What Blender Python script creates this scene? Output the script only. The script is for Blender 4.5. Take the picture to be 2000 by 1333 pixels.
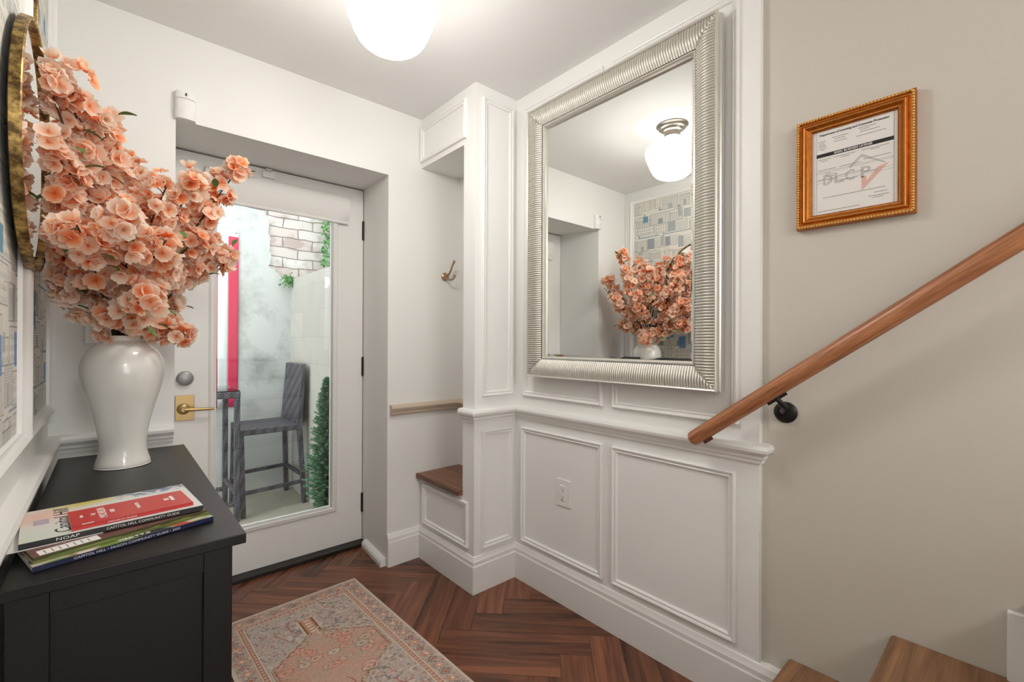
import bpy, math, random
import numpy as np
from mathutils import Vector, Matrix
for o in list(bpy.data.objects): bpy.data.objects.remove(o)
random.seed(7); rng = np.random.default_rng(11)
SC = bpy.context.scene; COL = SC.collection
# ------------------------------------------------------------------ camera
cd = bpy.data.cameras.new('camera'); cam = bpy.data.objects.new('camera', cd); COL.objects.link(cam)
cd.sensor_width = 36; cd.lens = 891.245/2000*36; cd.clip_start = .02
YAW, PIT, ROL = .8503, .002027, .004153
F = Vector((math.cos(YAW)*math.cos(PIT), math.sin(YAW)*math.cos(PIT), math.sin(PIT)))
R0 = Vector((math.sin(YAW), -math.cos(YAW), 0)); U0 = R0.cross(F)
RR = R0*math.cos(ROL)+U0*math.sin(ROL); UU = -R0*math.sin(ROL)+U0*math.cos(ROL)
cam.matrix_world = Matrix(((RR.x, UU.x, -F.x, 0), (RR.y, UU.y, -F.y, 0), (RR.z, UU.z, -F.z, 1.2), (0, 0, 0, 1)))
SC.camera = cam
# ------------------------------------------------------------------ sky, exposure
w = bpy.data.worlds.new('overcast_sky'); SC.world = w; w.use_nodes = True
bg = w.node_tree.nodes['Background']; bg.inputs[0].default_value = (.94, .975, 1.0, 1); bg.inputs[1].default_value = 3.0
SC.view_settings.view_transform = 'Standard'; SC.view_settings.look = 'None'
SC.view_settings.exposure = 0.37; SC.view_settings.gamma = 1; SC.view_settings.use_curve_mapping = False
HALL_LAMP, REAR_FILL = 27.0, 34.0  # second value drives the added fill lamps behind the camera

# ------------------------------------------------------------------ materials
def lin(c):
    return tuple(((v/255)/12.92 if v/255 <= .04045 else ((v/255+.055)/1.055)**2.4) for v in c)
def mat(name, rgb, rough=.5, metal=0, spec=.5, coat=0, noise=0, nscale=20, bump=0, bscale=60, emit=None, estr=0, trans=0):
    m = bpy.data.materials.new(name); m.use_nodes = True
    nt = m.node_tree; b = nt.nodes['Principled BSDF']; c = lin(rgb)
    b.inputs['Base Color'].default_value = (*c, 1); b.inputs['Roughness'].default_value = rough
    b.inputs['Metallic'].default_value = metal; b.inputs['Specular IOR Level'].default_value = spec
    b.inputs['Coat Weight'].default_value = coat; b.inputs['Transmission Weight'].default_value = trans
    tc = nt.nodes.new('ShaderNodeTexCoord')
    if noise:
        n = nt.nodes.new('ShaderNodeTexNoise'); n.inputs['Scale'].default_value = nscale; n.inputs['Detail'].default_value = 5
        nt.links.new(tc.outputs['Object'], n.inputs['Vector'])
        mx = nt.nodes.new('ShaderNodeMix'); mx.data_type = 'RGBA'
        mx.inputs[6].default_value = (*[v*(1-noise) for v in c], 1); mx.inputs[7].default_value = (*[min(1, v*(1+noise)) for v in c], 1)
        nt.links.new(n.outputs['Fac'], mx.inputs[0]); nt.links.new(mx.outputs[2], b.inputs['Base Color'])
    if bump:
        n = nt.nodes.new('ShaderNodeTexNoise'); n.inputs['Scale'].default_value = bscale; n.inputs['Detail'].default_value = 4
        nt.links.new(tc.outputs['Object'], n.inputs['Vector'])
        bp = nt.nodes.new('ShaderNodeBump'); bp.inputs['Strength'].default_value = bump; bp.inputs['Distance'].default_value = .002
        nt.links.new(n.outputs['Fac'], bp.inputs['Height']); nt.links.new(bp.outputs[0], b.inputs['Normal'])
    if emit:
        b.inputs['Emission Color'].default_value = (*lin(emit), 1); b.inputs['Emission Strength'].default_value = estr
    return m
def vcol_mat(name, rough=.6, spec=.4, bump=0, bscale=300, coat=0, metal=0):
    m = bpy.data.materials.new(name); m.use_nodes = True; nt = m.node_tree; b = nt.nodes['Principled BSDF']
    a = nt.nodes.new('ShaderNodeAttribute'); a.attribute_name = 'Col'
    nt.links.new(a.outputs['Color'], b.inputs['Base Color'])
    b.inputs['Roughness'].default_value = rough; b.inputs['Specular IOR Level'].default_value = spec
    b.inputs['Coat Weight'].default_value = coat; b.inputs['Metallic'].default_value = metal
    if bump:
        tc = nt.nodes.new('ShaderNodeTexCoord'); n = nt.nodes.new('ShaderNodeTexNoise'); n.inputs['Scale'].default_value = bscale
        nt.links.new(tc.outputs['Object'], n.inputs['Vector'])
        bp = nt.nodes.new('ShaderNodeBump'); bp.inputs['Strength'].default_value = bump; bp.inputs['Distance'].default_value = .002
        nt.links.new(n.outputs['Fac'], bp.inputs['Height']); nt.links.new(bp.outputs[0], b.inputs['Normal'])
    return m
def wood_mat(name, dark, light, rough=.4, axis=0, scale=9, coat=0, use_uv=False, randattr=False):
    """wood grain stretched along one axis (object space) or along U"""
    m = bpy.data.materials.new(name); m.use_nodes = True; nt = m.node_tree; b = nt.nodes['Principled BSDF']
    tc = nt.nodes.new('ShaderNodeTexCoord'); mp = nt.nodes.new('ShaderNodeMapping')
    s = [scale*4]*3; s[axis] = scale*.22
    mp.inputs['Scale'].default_value = s
    nt.links.new(tc.outputs['UV' if use_uv else 'Object'], mp.inputs['Vector'])
    n = nt.nodes.new('ShaderNodeTexNoise'); n.inputs['Scale'].default_value = 1.0; n.inputs['Detail'].default_value = 7; n.inputs['Roughness'].default_value = .62
    n.inputs['Distortion'].default_value = 1.2
    nt.links.new(mp.outputs[0], n.inputs['Vector'])
    n2 = nt.nodes.new('ShaderNodeTexNoise'); n2.inputs['Scale'].default_value = 5.0; n2.inputs['Detail'].default_value = 4
    nt.links.new(mp.outputs[0], n2.inputs['Vector'])
    ad = nt.nodes.new('ShaderNodeMath'); ad.operation = 'MULTIPLY_ADD'; ad.inputs[1].default_value = .35
    nt.links.new(n2.outputs['Fac'], ad.inputs[0]); nt.links.new(n.outputs['Fac'], ad.inputs[2])
    r = nt.nodes.new('ShaderNodeValToRGB'); r.color_ramp.elements[0].position = .46; r.color_ramp.elements[1].position = .84
    r.color_ramp.elements[0].color = (*lin(dark), 1); r.color_ramp.elements[1].color = (*lin(light), 1)
    nt.links.new(ad.outputs[0], r.inputs[0])
    out = r.outputs[0]
    if randattr:
        a = nt.nodes.new('ShaderNodeAttribute'); a.attribute_name = 'tone'
        h = nt.nodes.new('ShaderNodeHueSaturation'); mr = nt.nodes.new('ShaderNodeMapRange')
        mr.inputs['To Min'].default_value = .82; mr.inputs['To Max'].default_value = 1.18
        nt.links.new(a.outputs['Fac'], mr.inputs['Value']); nt.links.new(mr.outputs[0], h.inputs['Value']); nt.links.new(out, h.inputs['Color'])
        out = h.outputs[0]
    nt.links.new(out, b.inputs['Base Color'])
    b.inputs['Roughness'].default_value = rough; b.inputs['Coat Weight'].default_value = coat; b.inputs['Coat Roughness'].default_value = .2
    bp = nt.nodes.new('ShaderNodeBump'); bp.inputs['Strength'].default_value = .25; bp.inputs['Distance'].default_value = .001
    nt.links.new(ad.outputs[0], bp.inputs['Height']); nt.links.new(bp.outputs[0], b.inputs['Normal'])
    return m
def wicker_mat(name, rgb):
    m = mat(name, rgb, .5); nt = m.node_tree; b = nt.nodes['Principled BSDF']
    tc = nt.nodes.new('ShaderNodeTexCoord'); ck = nt.nodes.new('ShaderNodeTexChecker'); ck.inputs['Scale'].default_value = 85
    mp = nt.nodes.new('ShaderNodeMapping'); mp.inputs['Rotation'].default_value = (.5, .4, .78)
    nt.links.new(tc.outputs['Object'], mp.inputs[0]); nt.links.new(mp.outputs[0], ck.inputs['Vector'])
    ck.inputs['Color1'].default_value = (*[v*2.0 for v in lin(rgb)], 1); ck.inputs['Color2'].default_value = (*[v*.4 for v in lin(rgb)], 1)
    nt.links.new(ck.outputs['Color'], b.inputs['Base Color'])
    bp = nt.nodes.new('ShaderNodeBump'); bp.inputs['Strength'].default_value = .6; bp.inputs['Distance'].default_value = .003
    nt.links.new(ck.outputs['Fac'], bp.inputs['Height']); nt.links.new(bp.outputs[0], b.inputs['Normal'])
    return m
M = {}
M['wall'] = mat('warm_white_wall_paint', (238, 237, 233), .6, spec=.3, bump=.06, bscale=45)
M['greige'] = mat('greige_wall_paint', (209, 203, 193), .6, spec=.3, bump=.08, bscale=35)
M['ceil'] = mat('ceiling_paint', (243, 242, 240), .8, spec=.2)
M['trim'] = mat('white_trim_paint', (243, 242, 239), .35, spec=.45)
M['door'] = mat('white_door_paint', (236, 234, 230), .4, spec=.4)
M['glass'] = bpy.data.materials.new('clear_pane')
M['glass'].use_nodes = True
nt = M['glass'].node_tree; nt.nodes.clear()
o_ = nt.nodes.new('ShaderNodeOutputMaterial'); t_ = nt.nodes.new('ShaderNodeBsdfTransparent'); g_ = nt.nodes.new('ShaderNodeBsdfGlossy'); g_.inputs['Roughness'].default_value = .01
f_ = nt.nodes.new('ShaderNodeFresnel'); f_.inputs[0].default_value = 1.45; x_ = nt.nodes.new('ShaderNodeMixShader')
t_.inputs[0].default_value = (.97, .985, .98, 1)
nt.links.new(f_.outputs[0], x_.inputs[0]); nt.links.new(t_.outputs[0], x_.inputs[1]); nt.links.new(g_.outputs[0], x_.inputs[2]); nt.links.new(x_.outputs[0], o_.inputs[0])
M['pictureglass'] = M['glass'].copy(); M['pictureglass'].name = 'thin_picture_glass'
for n_ in M['pictureglass'].node_tree.nodes:
    if n_.type == 'BSDF_TRANSPARENT': n_.inputs[0].default_value = (1, 1, 1, 1)
    if n_.type == 'FRESNEL': n_.inputs[0].default_value = 1.12
M['mirror'] = mat('silvered_mirror', (244, 246, 244), .0, 1)
M['silver'] = mat('champagne_silver_leaf', (218, 215, 207), .34, .62, noise=.06)
M['gold'] = mat('ornate_gilt', (188, 112, 42), .32, .8, noise=.4, nscale=60)
M['goldlight'] = mat('pale_gilt', (226, 178, 104), .35, .7, noise=.2, nscale=120)
M['antique'] = mat('antique_brass_rim', (140, 112, 66), .42, .8, noise=.75, nscale=38)
nt = M['antique'].node_tree; b_ = nt.nodes['Principled BSDF']; tc = nt.nodes.new('ShaderNodeTexCoord'); n = nt.nodes.new('ShaderNodeTexNoise'); n.inputs['Scale'].default_value = 34; n.inputs['Detail'].default_value = 8; n.inputs['Roughness'].default_value = .7
cr_ = nt.nodes.new('ShaderNodeValToRGB'); cr_.color_ramp.elements[0].position = .42; cr_.color_ramp.elements[0].color = (*lin((92, 70, 42)), 1); cr_.color_ramp.elements[1].position = .60; cr_.color_ramp.elements[1].color = (*lin((196, 164, 98)), 1)
nt.links.new(tc.outputs['Object'], n.inputs['Vector']); nt.links.new(n.outputs['Fac'], cr_.inputs[0]); nt.links.new(cr_.outputs[0], b_.inputs['Base Color'])
M['leather'] = mat('brown_leather', (96, 58, 38), .55, noise=.2)
M['brass'] = mat('satin_brass', (184, 156, 108), .36, .9)
M['nickel'] = mat('brushed_nickel', (138, 132, 124), .32, .9)
M['bronze'] = mat('champagne_bronze', (176, 150, 120), .28, .9)
M['lock'] = mat('grey_lock_metal', (150, 150, 150), .4, .7)
M['black'] = mat('black_metal', (26, 24, 23), .4, .3)
M['hinge'] = mat('dark_hinge_metal', (58, 54, 50), .4, .6)
M['cab'] = mat('black_brown_laminate', (13, 11, 10), .36, spec=.42, noise=.08)
M['ceramic'] = mat('white_glazed_ceramic', (232, 230, 224), .13, spec=.6, coat=.3)
M['plastic'] = mat('white_plastic', (240, 239, 236), .3)
M['slot'] = mat('dark_slot', (48, 46, 44), .5)
M['globe'] = mat('opal_glass_lit', (255, 252, 244), .3, emit=(255, 252, 247), estr=HALL_LAMP)
M['globe_fill'] = mat('opal_glass_added_fill', (255, 252, 244), .3, emit=(255, 253, 249), estr=REAR_FILL)  # glass of the added, unseen fill lamps
for k_, top_ in (('globe', 3.5), ('globe_fill', 6.0)):     # globe tops emit less than the bowls, set to weaken the ceiling glow
    nt = M[k_].node_tree; b_ = nt.nodes['Principled BSDF']; ge = nt.nodes.new('ShaderNodeNewGeometry'); sx = nt.nodes.new('ShaderNodeSeparateXYZ'); mr = nt.nodes.new('ShaderNodeMapRange'); mr.interpolation_type = 'SMOOTHSTEP'
    mr.inputs['From Min'].default_value = 2.31; mr.inputs['From Max'].default_value = 2.23; mr.inputs['To Min'].default_value = top_; mr.inputs['To Max'].default_value = b_.inputs['Emission Strength'].default_value
    nt.links.new(ge.outputs['Position'], sx.inputs[0]); nt.links.new(sx.outputs['Z'], mr.inputs['Value']); nt.links.new(mr.outputs[0], b_.inputs['Emission Strength'])
M['bench'] = wood_mat('walnut_bench_wood', (74, 44, 32), (150, 98, 70), .35, axis=1, scale=6)
M['oak'] = wood_mat('oak_tread_wood', (110, 76, 50), (164, 120, 84), .42, axis=0, scale=7)
M['rail'] = wood_mat('red_oak_handrail_wood', (120, 70, 42), (196, 132, 90), .36, axis=0, scale=17)
M['floor'] = wood_mat('herringbone_plank_wood', (54, 29, 20), (142, 87, 60), .26, axis=0, scale=3.4, use_uv=True, randattr=True)
M['tan'] = mat('tan_chair_rail_paint', (206, 188, 168), .4)
M['wicker'] = wicker_mat('grey_wicker', (70, 70, 76))
M['stoolglass'] = M['glass']
M['thresh'] = mat('dark_bronze_threshold', (44, 40, 36), .4, .4)
M['fabric'] = mat('white_shade_fabric', (238, 236, 232), .9, spec=.1, bump=.1, bscale=200)
M['stucco'] = mat('pale_grey_stucco', (216, 220, 216), .9, spec=.1, noise=.16, nscale=1.6, bump=.5, bscale=25)
nt = M['stucco'].node_tree; b_ = nt.nodes['Principled BSDF']; tc = nt.nodes.new('ShaderNodeTexCoord'); n = nt.nodes.new('ShaderNodeTexNoise'); n.inputs['Scale'].default_value = 1.5; n.inputs['Detail'].default_value = 8; n.inputs['Roughness'].default_value = .65
cr_ = nt.nodes.new('ShaderNodeValToRGB'); cr_.color_ramp.elements[0].position = .49; cr_.color_ramp.elements[0].color = (*lin((190, 193, 190)), 1); cr_.color_ramp.elements[1].position = .68; cr_.color_ramp.elements[1].color = (*lin((128, 130, 125)), 1)
nt.links.new(tc.outputs['Object'], n.inputs['Vector']); nt.links.new(n.outputs['Fac'], cr_.inputs[0]); nt.links.new(cr_.outputs[0], b_.inputs['Base Color'])
M['block'] = mat('pale_painted_block', (184, 184, 175), .9, spec=.1, noise=.1, nscale=2.2, bump=.3, bscale=25)
nt = M['block'].node_tree; b_ = nt.nodes['Principled BSDF']; tc = nt.nodes.new('ShaderNodeTexCoord'); sp_ = nt.nodes.new('ShaderNodeSeparateXYZ'); cb_ = nt.nodes.new('ShaderNodeCombineXYZ'); bt = nt.nodes.new('ShaderNodeTexBrick')
nt.links.new(tc.outputs['Object'], sp_.inputs[0]); nt.links.new(sp_.outputs['Y'], cb_.inputs['X']); nt.links.new(sp_.outputs['Z'], cb_.inputs['Y']); nt.links.new(cb_.outputs[0], bt.inputs['Vector'])
bt.inputs['Scale'].default_value = 1; bt.inputs['Brick Width'].default_value = .41; bt.inputs['Row Height'].default_value = .205; bt.inputs['Mortar Size'].default_value = .004; bt.inputs['Mortar Smooth'].default_value = .6
bt.inputs['Color1'].default_value = (*lin((192, 191, 182)), 1); bt.inputs['Color2'].default_value = (*lin((182, 182, 173)), 1); bt.inputs['Mortar'].default_value = (*lin((178, 177, 168)), 1); nt.links.new(bt.outputs['Color'], b_.inputs['Base Color'])
M['concrete'] = mat('patio_concrete', (166, 160, 146), .85, noise=.15, nscale=5, bump=.3, bscale=40)
M['stem'] = mat('brown_branch_wrap', (70, 46, 32), .7)
M['leaf'] = mat('green_leaf', (84, 122, 60), .5, noise=.25, nscale=30)
M['ivy'] = mat('ivy_leaf', (78, 140, 70), .5, noise=.4, nscale=12)
M['conifer'] = mat('conifer_needle', (118, 164, 130), .6, noise=.4, nscale=14)
M['red'] = mat('flag_red', (196, 60, 88), .8, spec=.1)
M['white'] = mat('flag_white', (204, 208, 206), .8, spec=.1)
M['blue'] = mat('flag_blue', (44, 58, 110), .8, spec=.1)
M['ink'] = mat('black_ink', (38, 36, 36), .7)
M['greyink'] = mat('grey_ink', (120, 116, 112), .7)
M['wmark'] = mat('pale_grey_watermark_ink', (208, 204, 202), .7)
M['wmarkred'] = mat('pale_red_watermark_ink', (236, 190, 178), .7)
M['paper'] = mat('printed_paper', (246, 242, 238), .6)
M['whiteink'] = mat('white_ink', (236, 234, 230), .6)
M['clay'] = mat('terracotta_pot', (150, 96, 70), .8)
M['vc'] = vcol_mat('printed_cover', .35, .5)
M['rugm'] = vcol_mat('woven_rug_pile', .95, .05, bump=.5, bscale=500)
M['paperw'] = vcol_mat('printed_wallpaper', .7, .2)

# ------------------------------------------------------------------ mesh helpers
class MB:
    def __init__(s): s.v = []; s.f = []
    def add(s, v, f):
        k = len(s.v); s.v += [tuple(p) for p in v]; s.f += [tuple(i+k for i in q) for q in f]; return s
    def box(s, a, b):
        x0, y0, z0 = [min(a[i], b[i]) for i in range(3)]; x1, y1, z1 = [max(a[i], b[i]) for i in range(3)]
        return s.add([(x0,y0,z0),(x1,y0,z0),(x1,y1,z0),(x0,y1,z0),(x0,y0,z1),(x1,y0,z1),(x1,y1,z1),(x0,y1,z1)],
                     [(0,3,2,1),(4,5,6,7),(0,1,5,4),(1,2,6,5),(2,3,7,6),(3,0,4,7)])
    def bar(s, p, q, wd, ht, up=(0,0,1)):
        p = Vector(p); q = Vector(q); d = (q-p).normalized(); sd = d.cross(Vector(up)); sd.normalize(); u = sd.cross(d)
        v = [e+sd*a*wd/2+u*b*ht/2 for e in (p, q) for a, b in ((-1,-1),(1,-1),(1,1),(-1,1))]
        return s.add(v, [(0,1,2,3),(7,6,5,4),(0,4,5,1),(1,5,6,2),(2,6,7,3),(3,7,4,0)])
    def prism(s, poly, h, M4=None):
        """poly in XY, extruded 0..h in Z, optional matrix"""
        n = len(poly); v = [Vector((x, y, 0)) for x, y in poly]+[Vector((x, y, h)) for x, y in poly]
        if M4: v = [M4 @ p for p in v]
        return s.add(v, [tuple(range(n))[::-1], tuple(range(n, 2*n))]+[(i, (i+1) % n, (i+1) % n+n, i+n) for i in range(n)])
    def lathe(s, prof, c=(0,0,0), seg=48, M4=None, cap=True):
        v = []; f = []; n = len(prof)
        for r, z in prof:
            for k in range(seg):
                a = 2*math.pi*k/seg; p = Vector((r*math.cos(a), r*math.sin(a), z))
                v.append((M4 @ p if M4 else p)+Vector(c))
        for i in range(n-1):
            for k in range(seg):
                k2 = (k+1) % seg; f.append((i*seg+k, i*seg+k2, (i+1)*seg+k2, (i+1)*seg+k))
        if cap:
            f.append(tuple(range(seg))[::-1]); f.append(tuple(range((n-1)*seg, n*seg)))
        return s.add(v, f)
    def tube(s, pts, r, seg=10, cap=True):
        pts = [Vector(p) for p in pts]; n = len(pts); rs = r if hasattr(r, '__len__') else [r]*n
        v = []; f = []; ref = None
        for i, p in enumerate(pts):
            d = (pts[min(i+1, n-1)]-pts[max(i-1, 0)]).normalized()
            if ref is None: ref = d.orthogonal().normalized()
            ref = (ref-d*ref.dot(d)).normalized(); b = d.cross(ref)
            for k in range(seg):
                a = 2*math.pi*k/seg; v.append(p+(ref*math.cos(a)+b*math.sin(a))*rs[i])
        for i in range(n-1):
            for k in range(seg):
                k2 = (k+1) % seg; f.append((i*seg+k, i*seg+k2, (i+1)*seg+k2, (i+1)*seg+k))
        if cap: f.append(tuple(range(seg))[::-1]); f.append(tuple(range((n-1)*seg, n*seg)))
        return s.add(v, f)
    def sweep(s, path, prof, N, closed=False):
        """profile (a along side vector N x d, b along N) swept along a polyline with mitred corners"""
        P = [Vector(p) for p in path]; N = Vector(N); n = len(P); m = len(prof); v = []; f = []
        for i in range(n):
            if closed: d1 = (P[i]-P[i-1]).normalized(); d2 = (P[(i+1) % n]-P[i]).normalized()
            else:
                d1 = (P[i]-P[i-1]).normalized() if i else (P[1]-P[0]).normalized()
                d2 = (P[i+1]-P[i]).normalized() if i < n-1 else d1
            s1 = N.cross(d1); s2 = N.cross(d2); mt = (s1+s2)/(1+s1.dot(s2))
            for a, b in prof: v.append(P[i]+mt*a+N*b)
        for i in range(n if closed else n-1):
            j = (i+1) % n
            for k in range(m):
                k2 = (k+1) % m; f.append((i*m+k, j*m+k, j*m+k2, i*m+k2))
        if not closed: f.append(tuple(range(m))); f.append(tuple(range((n-1)*m, n*m))[::-1])
        return s.add(v, f)
    def build(s, name, m, parent=None, smooth=30, bevel=0, M4=None, om=None):
        me = bpy.data.meshes.new(name); v = s.v
        if M4 is not None: v = [tuple(M4 @ Vector(p)) for p in v]
        me.from_pydata(v, [], s.f); me.validate()
        bm_fix(me)
        me.materials.append(m)
        if smooth:
            me.shade_smooth(); me.set_sharp_from_angle(angle=math.radians(smooth))
        o = bpy.data.objects.new(name, me); COL.objects.link(o)
        if bevel:
            md = o.modifiers.new('bevel', 'BEVEL'); md.width = bevel; md.segments = 2; md.limit_method = 'ANGLE'; md.angle_limit = math.radians(40)
            md.harden_normals = True
        if om is not None: o.matrix_basis = om
        if parent: o.parent = parent; o.matrix_parent_inverse = Matrix.Translation(-parent.location) if parent.type == 'EMPTY' else Matrix()
        return o
import bmesh
def bm_fix(me):
    b = bmesh.new(); b.from_mesh(me); bmesh.ops.recalc_face_normals(b, faces=b.faces); b.to_mesh(me); b.free()
def box(name, m, a, b, parent=None, bevel=.0015): return MB().box(a, b).build(name, m, parent, 30, bevel)
def tag(o, label, cat, group=None):
    o['label'] = label; o['category'] = cat
    if group: o['group'] = group
    return o
def thing(name, label, cat, loc, group=None):
    o = bpy.data.objects.new(name, None); COL.objects.link(o); o.location = loc; o.empty_display_size = .05
    return tag(o, label, cat, group)
def struct(o): o['kind'] = 'structure'; return o
def grid_mesh(name, col, mx, my, m, fn, parent=None):
    """colour grid: col (ny, nx, 3) sRGB 0..255 of cells, fn(u, v) -> xyz arrays; u,v in 0..1"""
    ny, nx, _ = col.shape
    U, V = np.meshgrid(np.linspace(0, 1, nx), np.linspace(0, 1, ny))
    X, Y, Z = fn(U, V); co = np.stack([X, Y, Z], -1).reshape(-1, 3).astype(np.float32)
    idx = np.arange(nx*ny).reshape(ny, nx)
    q = np.stack([idx[:-1, :-1], idx[:-1, 1:], idx[1:, 1:], idx[1:, :-1]], -1).reshape(-1, 4)
    me = bpy.data.meshes.new(name); me.vertices.add(len(co)); me.vertices.foreach_set('co', co.ravel())
    me.loops.add(q.size); me.loops.foreach_set('vertex_index', q.ravel().astype(np.int32))
    me.polygons.add(len(q)); me.polygons.foreach_set('loop_start', np.arange(0, q.size, 4, dtype=np.int32))
    me.update(); me.validate()
    a = me.color_attributes.new('Col', 'FLOAT_COLOR', 'POINT')
    c = np.clip(col.reshape(-1, 3)/255., 0, 1); c = np.where(c <= .04045, c/12.92, ((c+.055)/1.055)**2.4)
    a.data.foreach_set('color', np.concatenate([c, np.ones((len(c), 1))], 1).astype(np.float32).ravel())
    me.materials.append(m); o = bpy.data.objects.new(name, me); COL.objects.link(o)
    if parent: o.parent = parent; o.matrix_parent_inverse = Matrix.Translation(-parent.location) if parent.type == 'EMPTY' else Matrix()
    return o
def text(name, body, size, m, M4, parent, width=None, align='CENTER', thick=.0002, bold=0, shear=0):
    cu = bpy.data.curves.new('t', 'FONT'); cu.body = body; cu.size = size; cu.align_x = align; cu.align_y = 'CENTER'; cu.extrude = thick; cu.offset = bold; cu.resolution_u = 2; cu.shear = shear
    t = bpy.data.objects.new('t', cu); me = bpy.data.meshes.new_from_object(t)
    xs = [v.co.x for v in me.vertices]; sx = 1
    if width and xs: sx = width/(max(xs)-min(xs))
    me.transform(M4 @ Matrix.Diagonal((sx, 1, 1, 1)))
    me.name = name; me.materials.clear(); me.materials.append(m)
    bpy.data.objects.remove(t); bpy.data.curves.remove(cu)
    o = bpy.data.objects.new(name, me); COL.objects.link(o)
    if parent: o.parent = parent; o.matrix_parent_inverse = Matrix.Translation(-parent.location) if parent.type == 'EMPTY' else Matrix()
    return o
def frame_m(origin, x, y):
    x = Vector(x); y = Vector(y); z = x.cross(y); o = Vector(origin)
    return Matrix(((x.x, y.x, z.x, o.x), (x.y, y.y, z.y, o.y), (x.z, y.z, z.z, o.z), (0, 0, 0, 1)))
def WALLX(x, y, z): return frame_m((x, y, z), (0, -1, 0), (0, 0, 1))     # on a wall seen looking +X (faces -X)
def WALLY(x, y, z): return frame_m((x, y, z), (1, 0, 0), (0, 0, 1))      # on a wall seen looking +Y (faces -Y)

XL, XM, XR, YD, YG, ZC = -.165, 1.567, 1.59, 2.262, 2.64, 2.445
YB = -3.6
# ------------------------------------------------------------------ floor: herringbone planks laid at 45 degrees
def make_floor():
    W = .1215; c = math.sqrt(.5); V = []; Fc = []; uvs = []; tone = []
    def put(u0, u1, v0, v1, horiz):
        g = .0007
        cu, cv = (u0+u1)/2, (v0+v1)/2; x, y = (cu+cv)*c, (cv-cu)*c
        if not (-.9 < x < 2.3 and YB-.5 < y < 3.2): return
        k = len(V)
        for (a, b) in ((u0+g, v0+g), (u1-g, v0+g), (u1-g, v1-g), (u0+g, v1-g)):
            V.append(((a+b)*c, (b-a)*c, 0))
        Fc.append((k, k+1, k+2, k+3)); du, dv = rng.random()*50, rng.random()*50
        L = [(0, 0), (u1-u0, 0), (u1-u0, v1-v0), (0, v1-v0)]
        for a, b in L: uvs.append((a+du, b+dv) if horiz else (b+du, a+dv))
        tone.append(rng.random())
    s0, v00 = -.29, 1.885
    for k in range(-60, 40):
        for j in range(-12, 12):
            u = s0+(-k+10*j)*W; v = v00-k*W
            put(u, u+5*W, v-W+W, v+W, True)
    for mcol in range(-110, 110):
        for j in range(-12, 12):
            # column mcol is crossed by rows k = 5-mcol .. 9-mcol (mod 10)
            k0 = 5-mcol+10*j; k1 = 9-mcol+10*j
            u = s0+mcol*W; put(u, u+W, v00-k1*W, v00-k0*W+W, False)
    me = bpy.data.meshes.new('floor'); me.from_pydata(V, [], Fc)
    uv = me.uv_layers.new(name='UVMap'); uv.data.foreach_set('uv', np.array(uvs, dtype=np.float32).ravel())
    at = me.attributes.new('tone', 'FLOAT', 'FACE'); at.data.foreach_set('value', np.array(tone, dtype=np.float32))
    # trim to the room so nothing pokes outside
    b = bmesh.new(); b.from_mesh(me)
    for co, no in (((XL-.05, 0, 0), (-1, 0, 0)), ((1.66, 0, 0), (1, 0, 0)), ((0, YB, 0), (0, -1, 0)), ((0, 2.60, 0), (0, 1, 0))):
        bmesh.ops.bisect_plane(b, geom=b.verts[:]+b.edges[:]+b.faces[:], plane_co=co, plane_no=no, clear_outer=True)
    bmesh.ops.recalc_face_normals(b, faces=b.faces)
    for f in b.faces:
        if f.normal.z < 0: f.normal_flip()
    b.to_mesh(me); b.free()
    me.materials.append(M['floor']); o = bpy.data.objects.new('floor', me); COL.objects.link(o); struct(o)
    box('subfloor', M['slot'], (XL-.05, YB, -.04), (1.66, 2.60, -.0012), o, 0)
make_floor()
# ------------------------------------------------------------------ shell
struct(box('ceiling', M['ceil'], (XL-.1, YB-.1, ZC), (1.72, YD+.1, ZC+.1), None, 0))
struct(box('wall_left', M['wall'], (XL-.1, YB, 0), (XL, YD, ZC), None, 0))
struct(box('wall_right', M['greige'], (XR, YB, 0), (XR+.12, YD+.0, ZC), None, 0))
rw = MB(); wx0, wx1, wz0, wz1 = -.06, 1.48, .12, 2.32
rw = MB().box((XL-.1, YB-.1, 0), (wx0, YB, ZC)).box((wx1, YB-.1, 0), (XR+.12, YB, ZC)).box((wx0, YB-.1, 0), (wx1, YB, wz0)).box((wx0, YB-.1, wz1), (wx1, YB, ZC))
struct(rw.build('wall_rear', M['wall'], None, 20))
struct(MB().sweep([(wx0, YB, wz0), (wx1, YB, wz0), (wx1, YB, wz1), (wx0, YB, wz1)], [(-.06, 0), (-.06, .02), (0, .02), (0, -.08), (-.06, -.08)], (0, 1, 0), True).build('window_added_1', M['trim'], None, 20))  # added window behind the camera, lets sky light in as fill
# door wall with the splayed recess
wb = MB()
RL, RR_, RT = .19, 1.106, 2.088
wb.prism([(XL-.1, YD), (RL, YD), (.219, YG-.0), (.219, 2.78), (XL-.1, 2.78)], ZC)
wb.prism([(RR_, YD), (XR+.12, YD), (XR+.12, 2.78), (1.133, 2.78), (1.133, YG)], ZC)
lint = MB().add([(RL, YD, RT), (RR_, YD, RT), (1.133, YG, RT+.018), (.219, YG, RT+.018), (RL, YD, ZC), (RR_, YD, ZC), (1.133, 2.78, ZC), (.219, 2.78, ZC), (1.133, 2.78, RT+.018), (.219, 2.78, RT+.018)],
    [(0,1,2,3), (3,2,8,9), (0,4,5,1), (4,7,6,5), (9,8,6,7)])
wb.add(lint.v, lint.f)
struct(wb.build('wall_back', M['wall'], None, 20))
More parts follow.
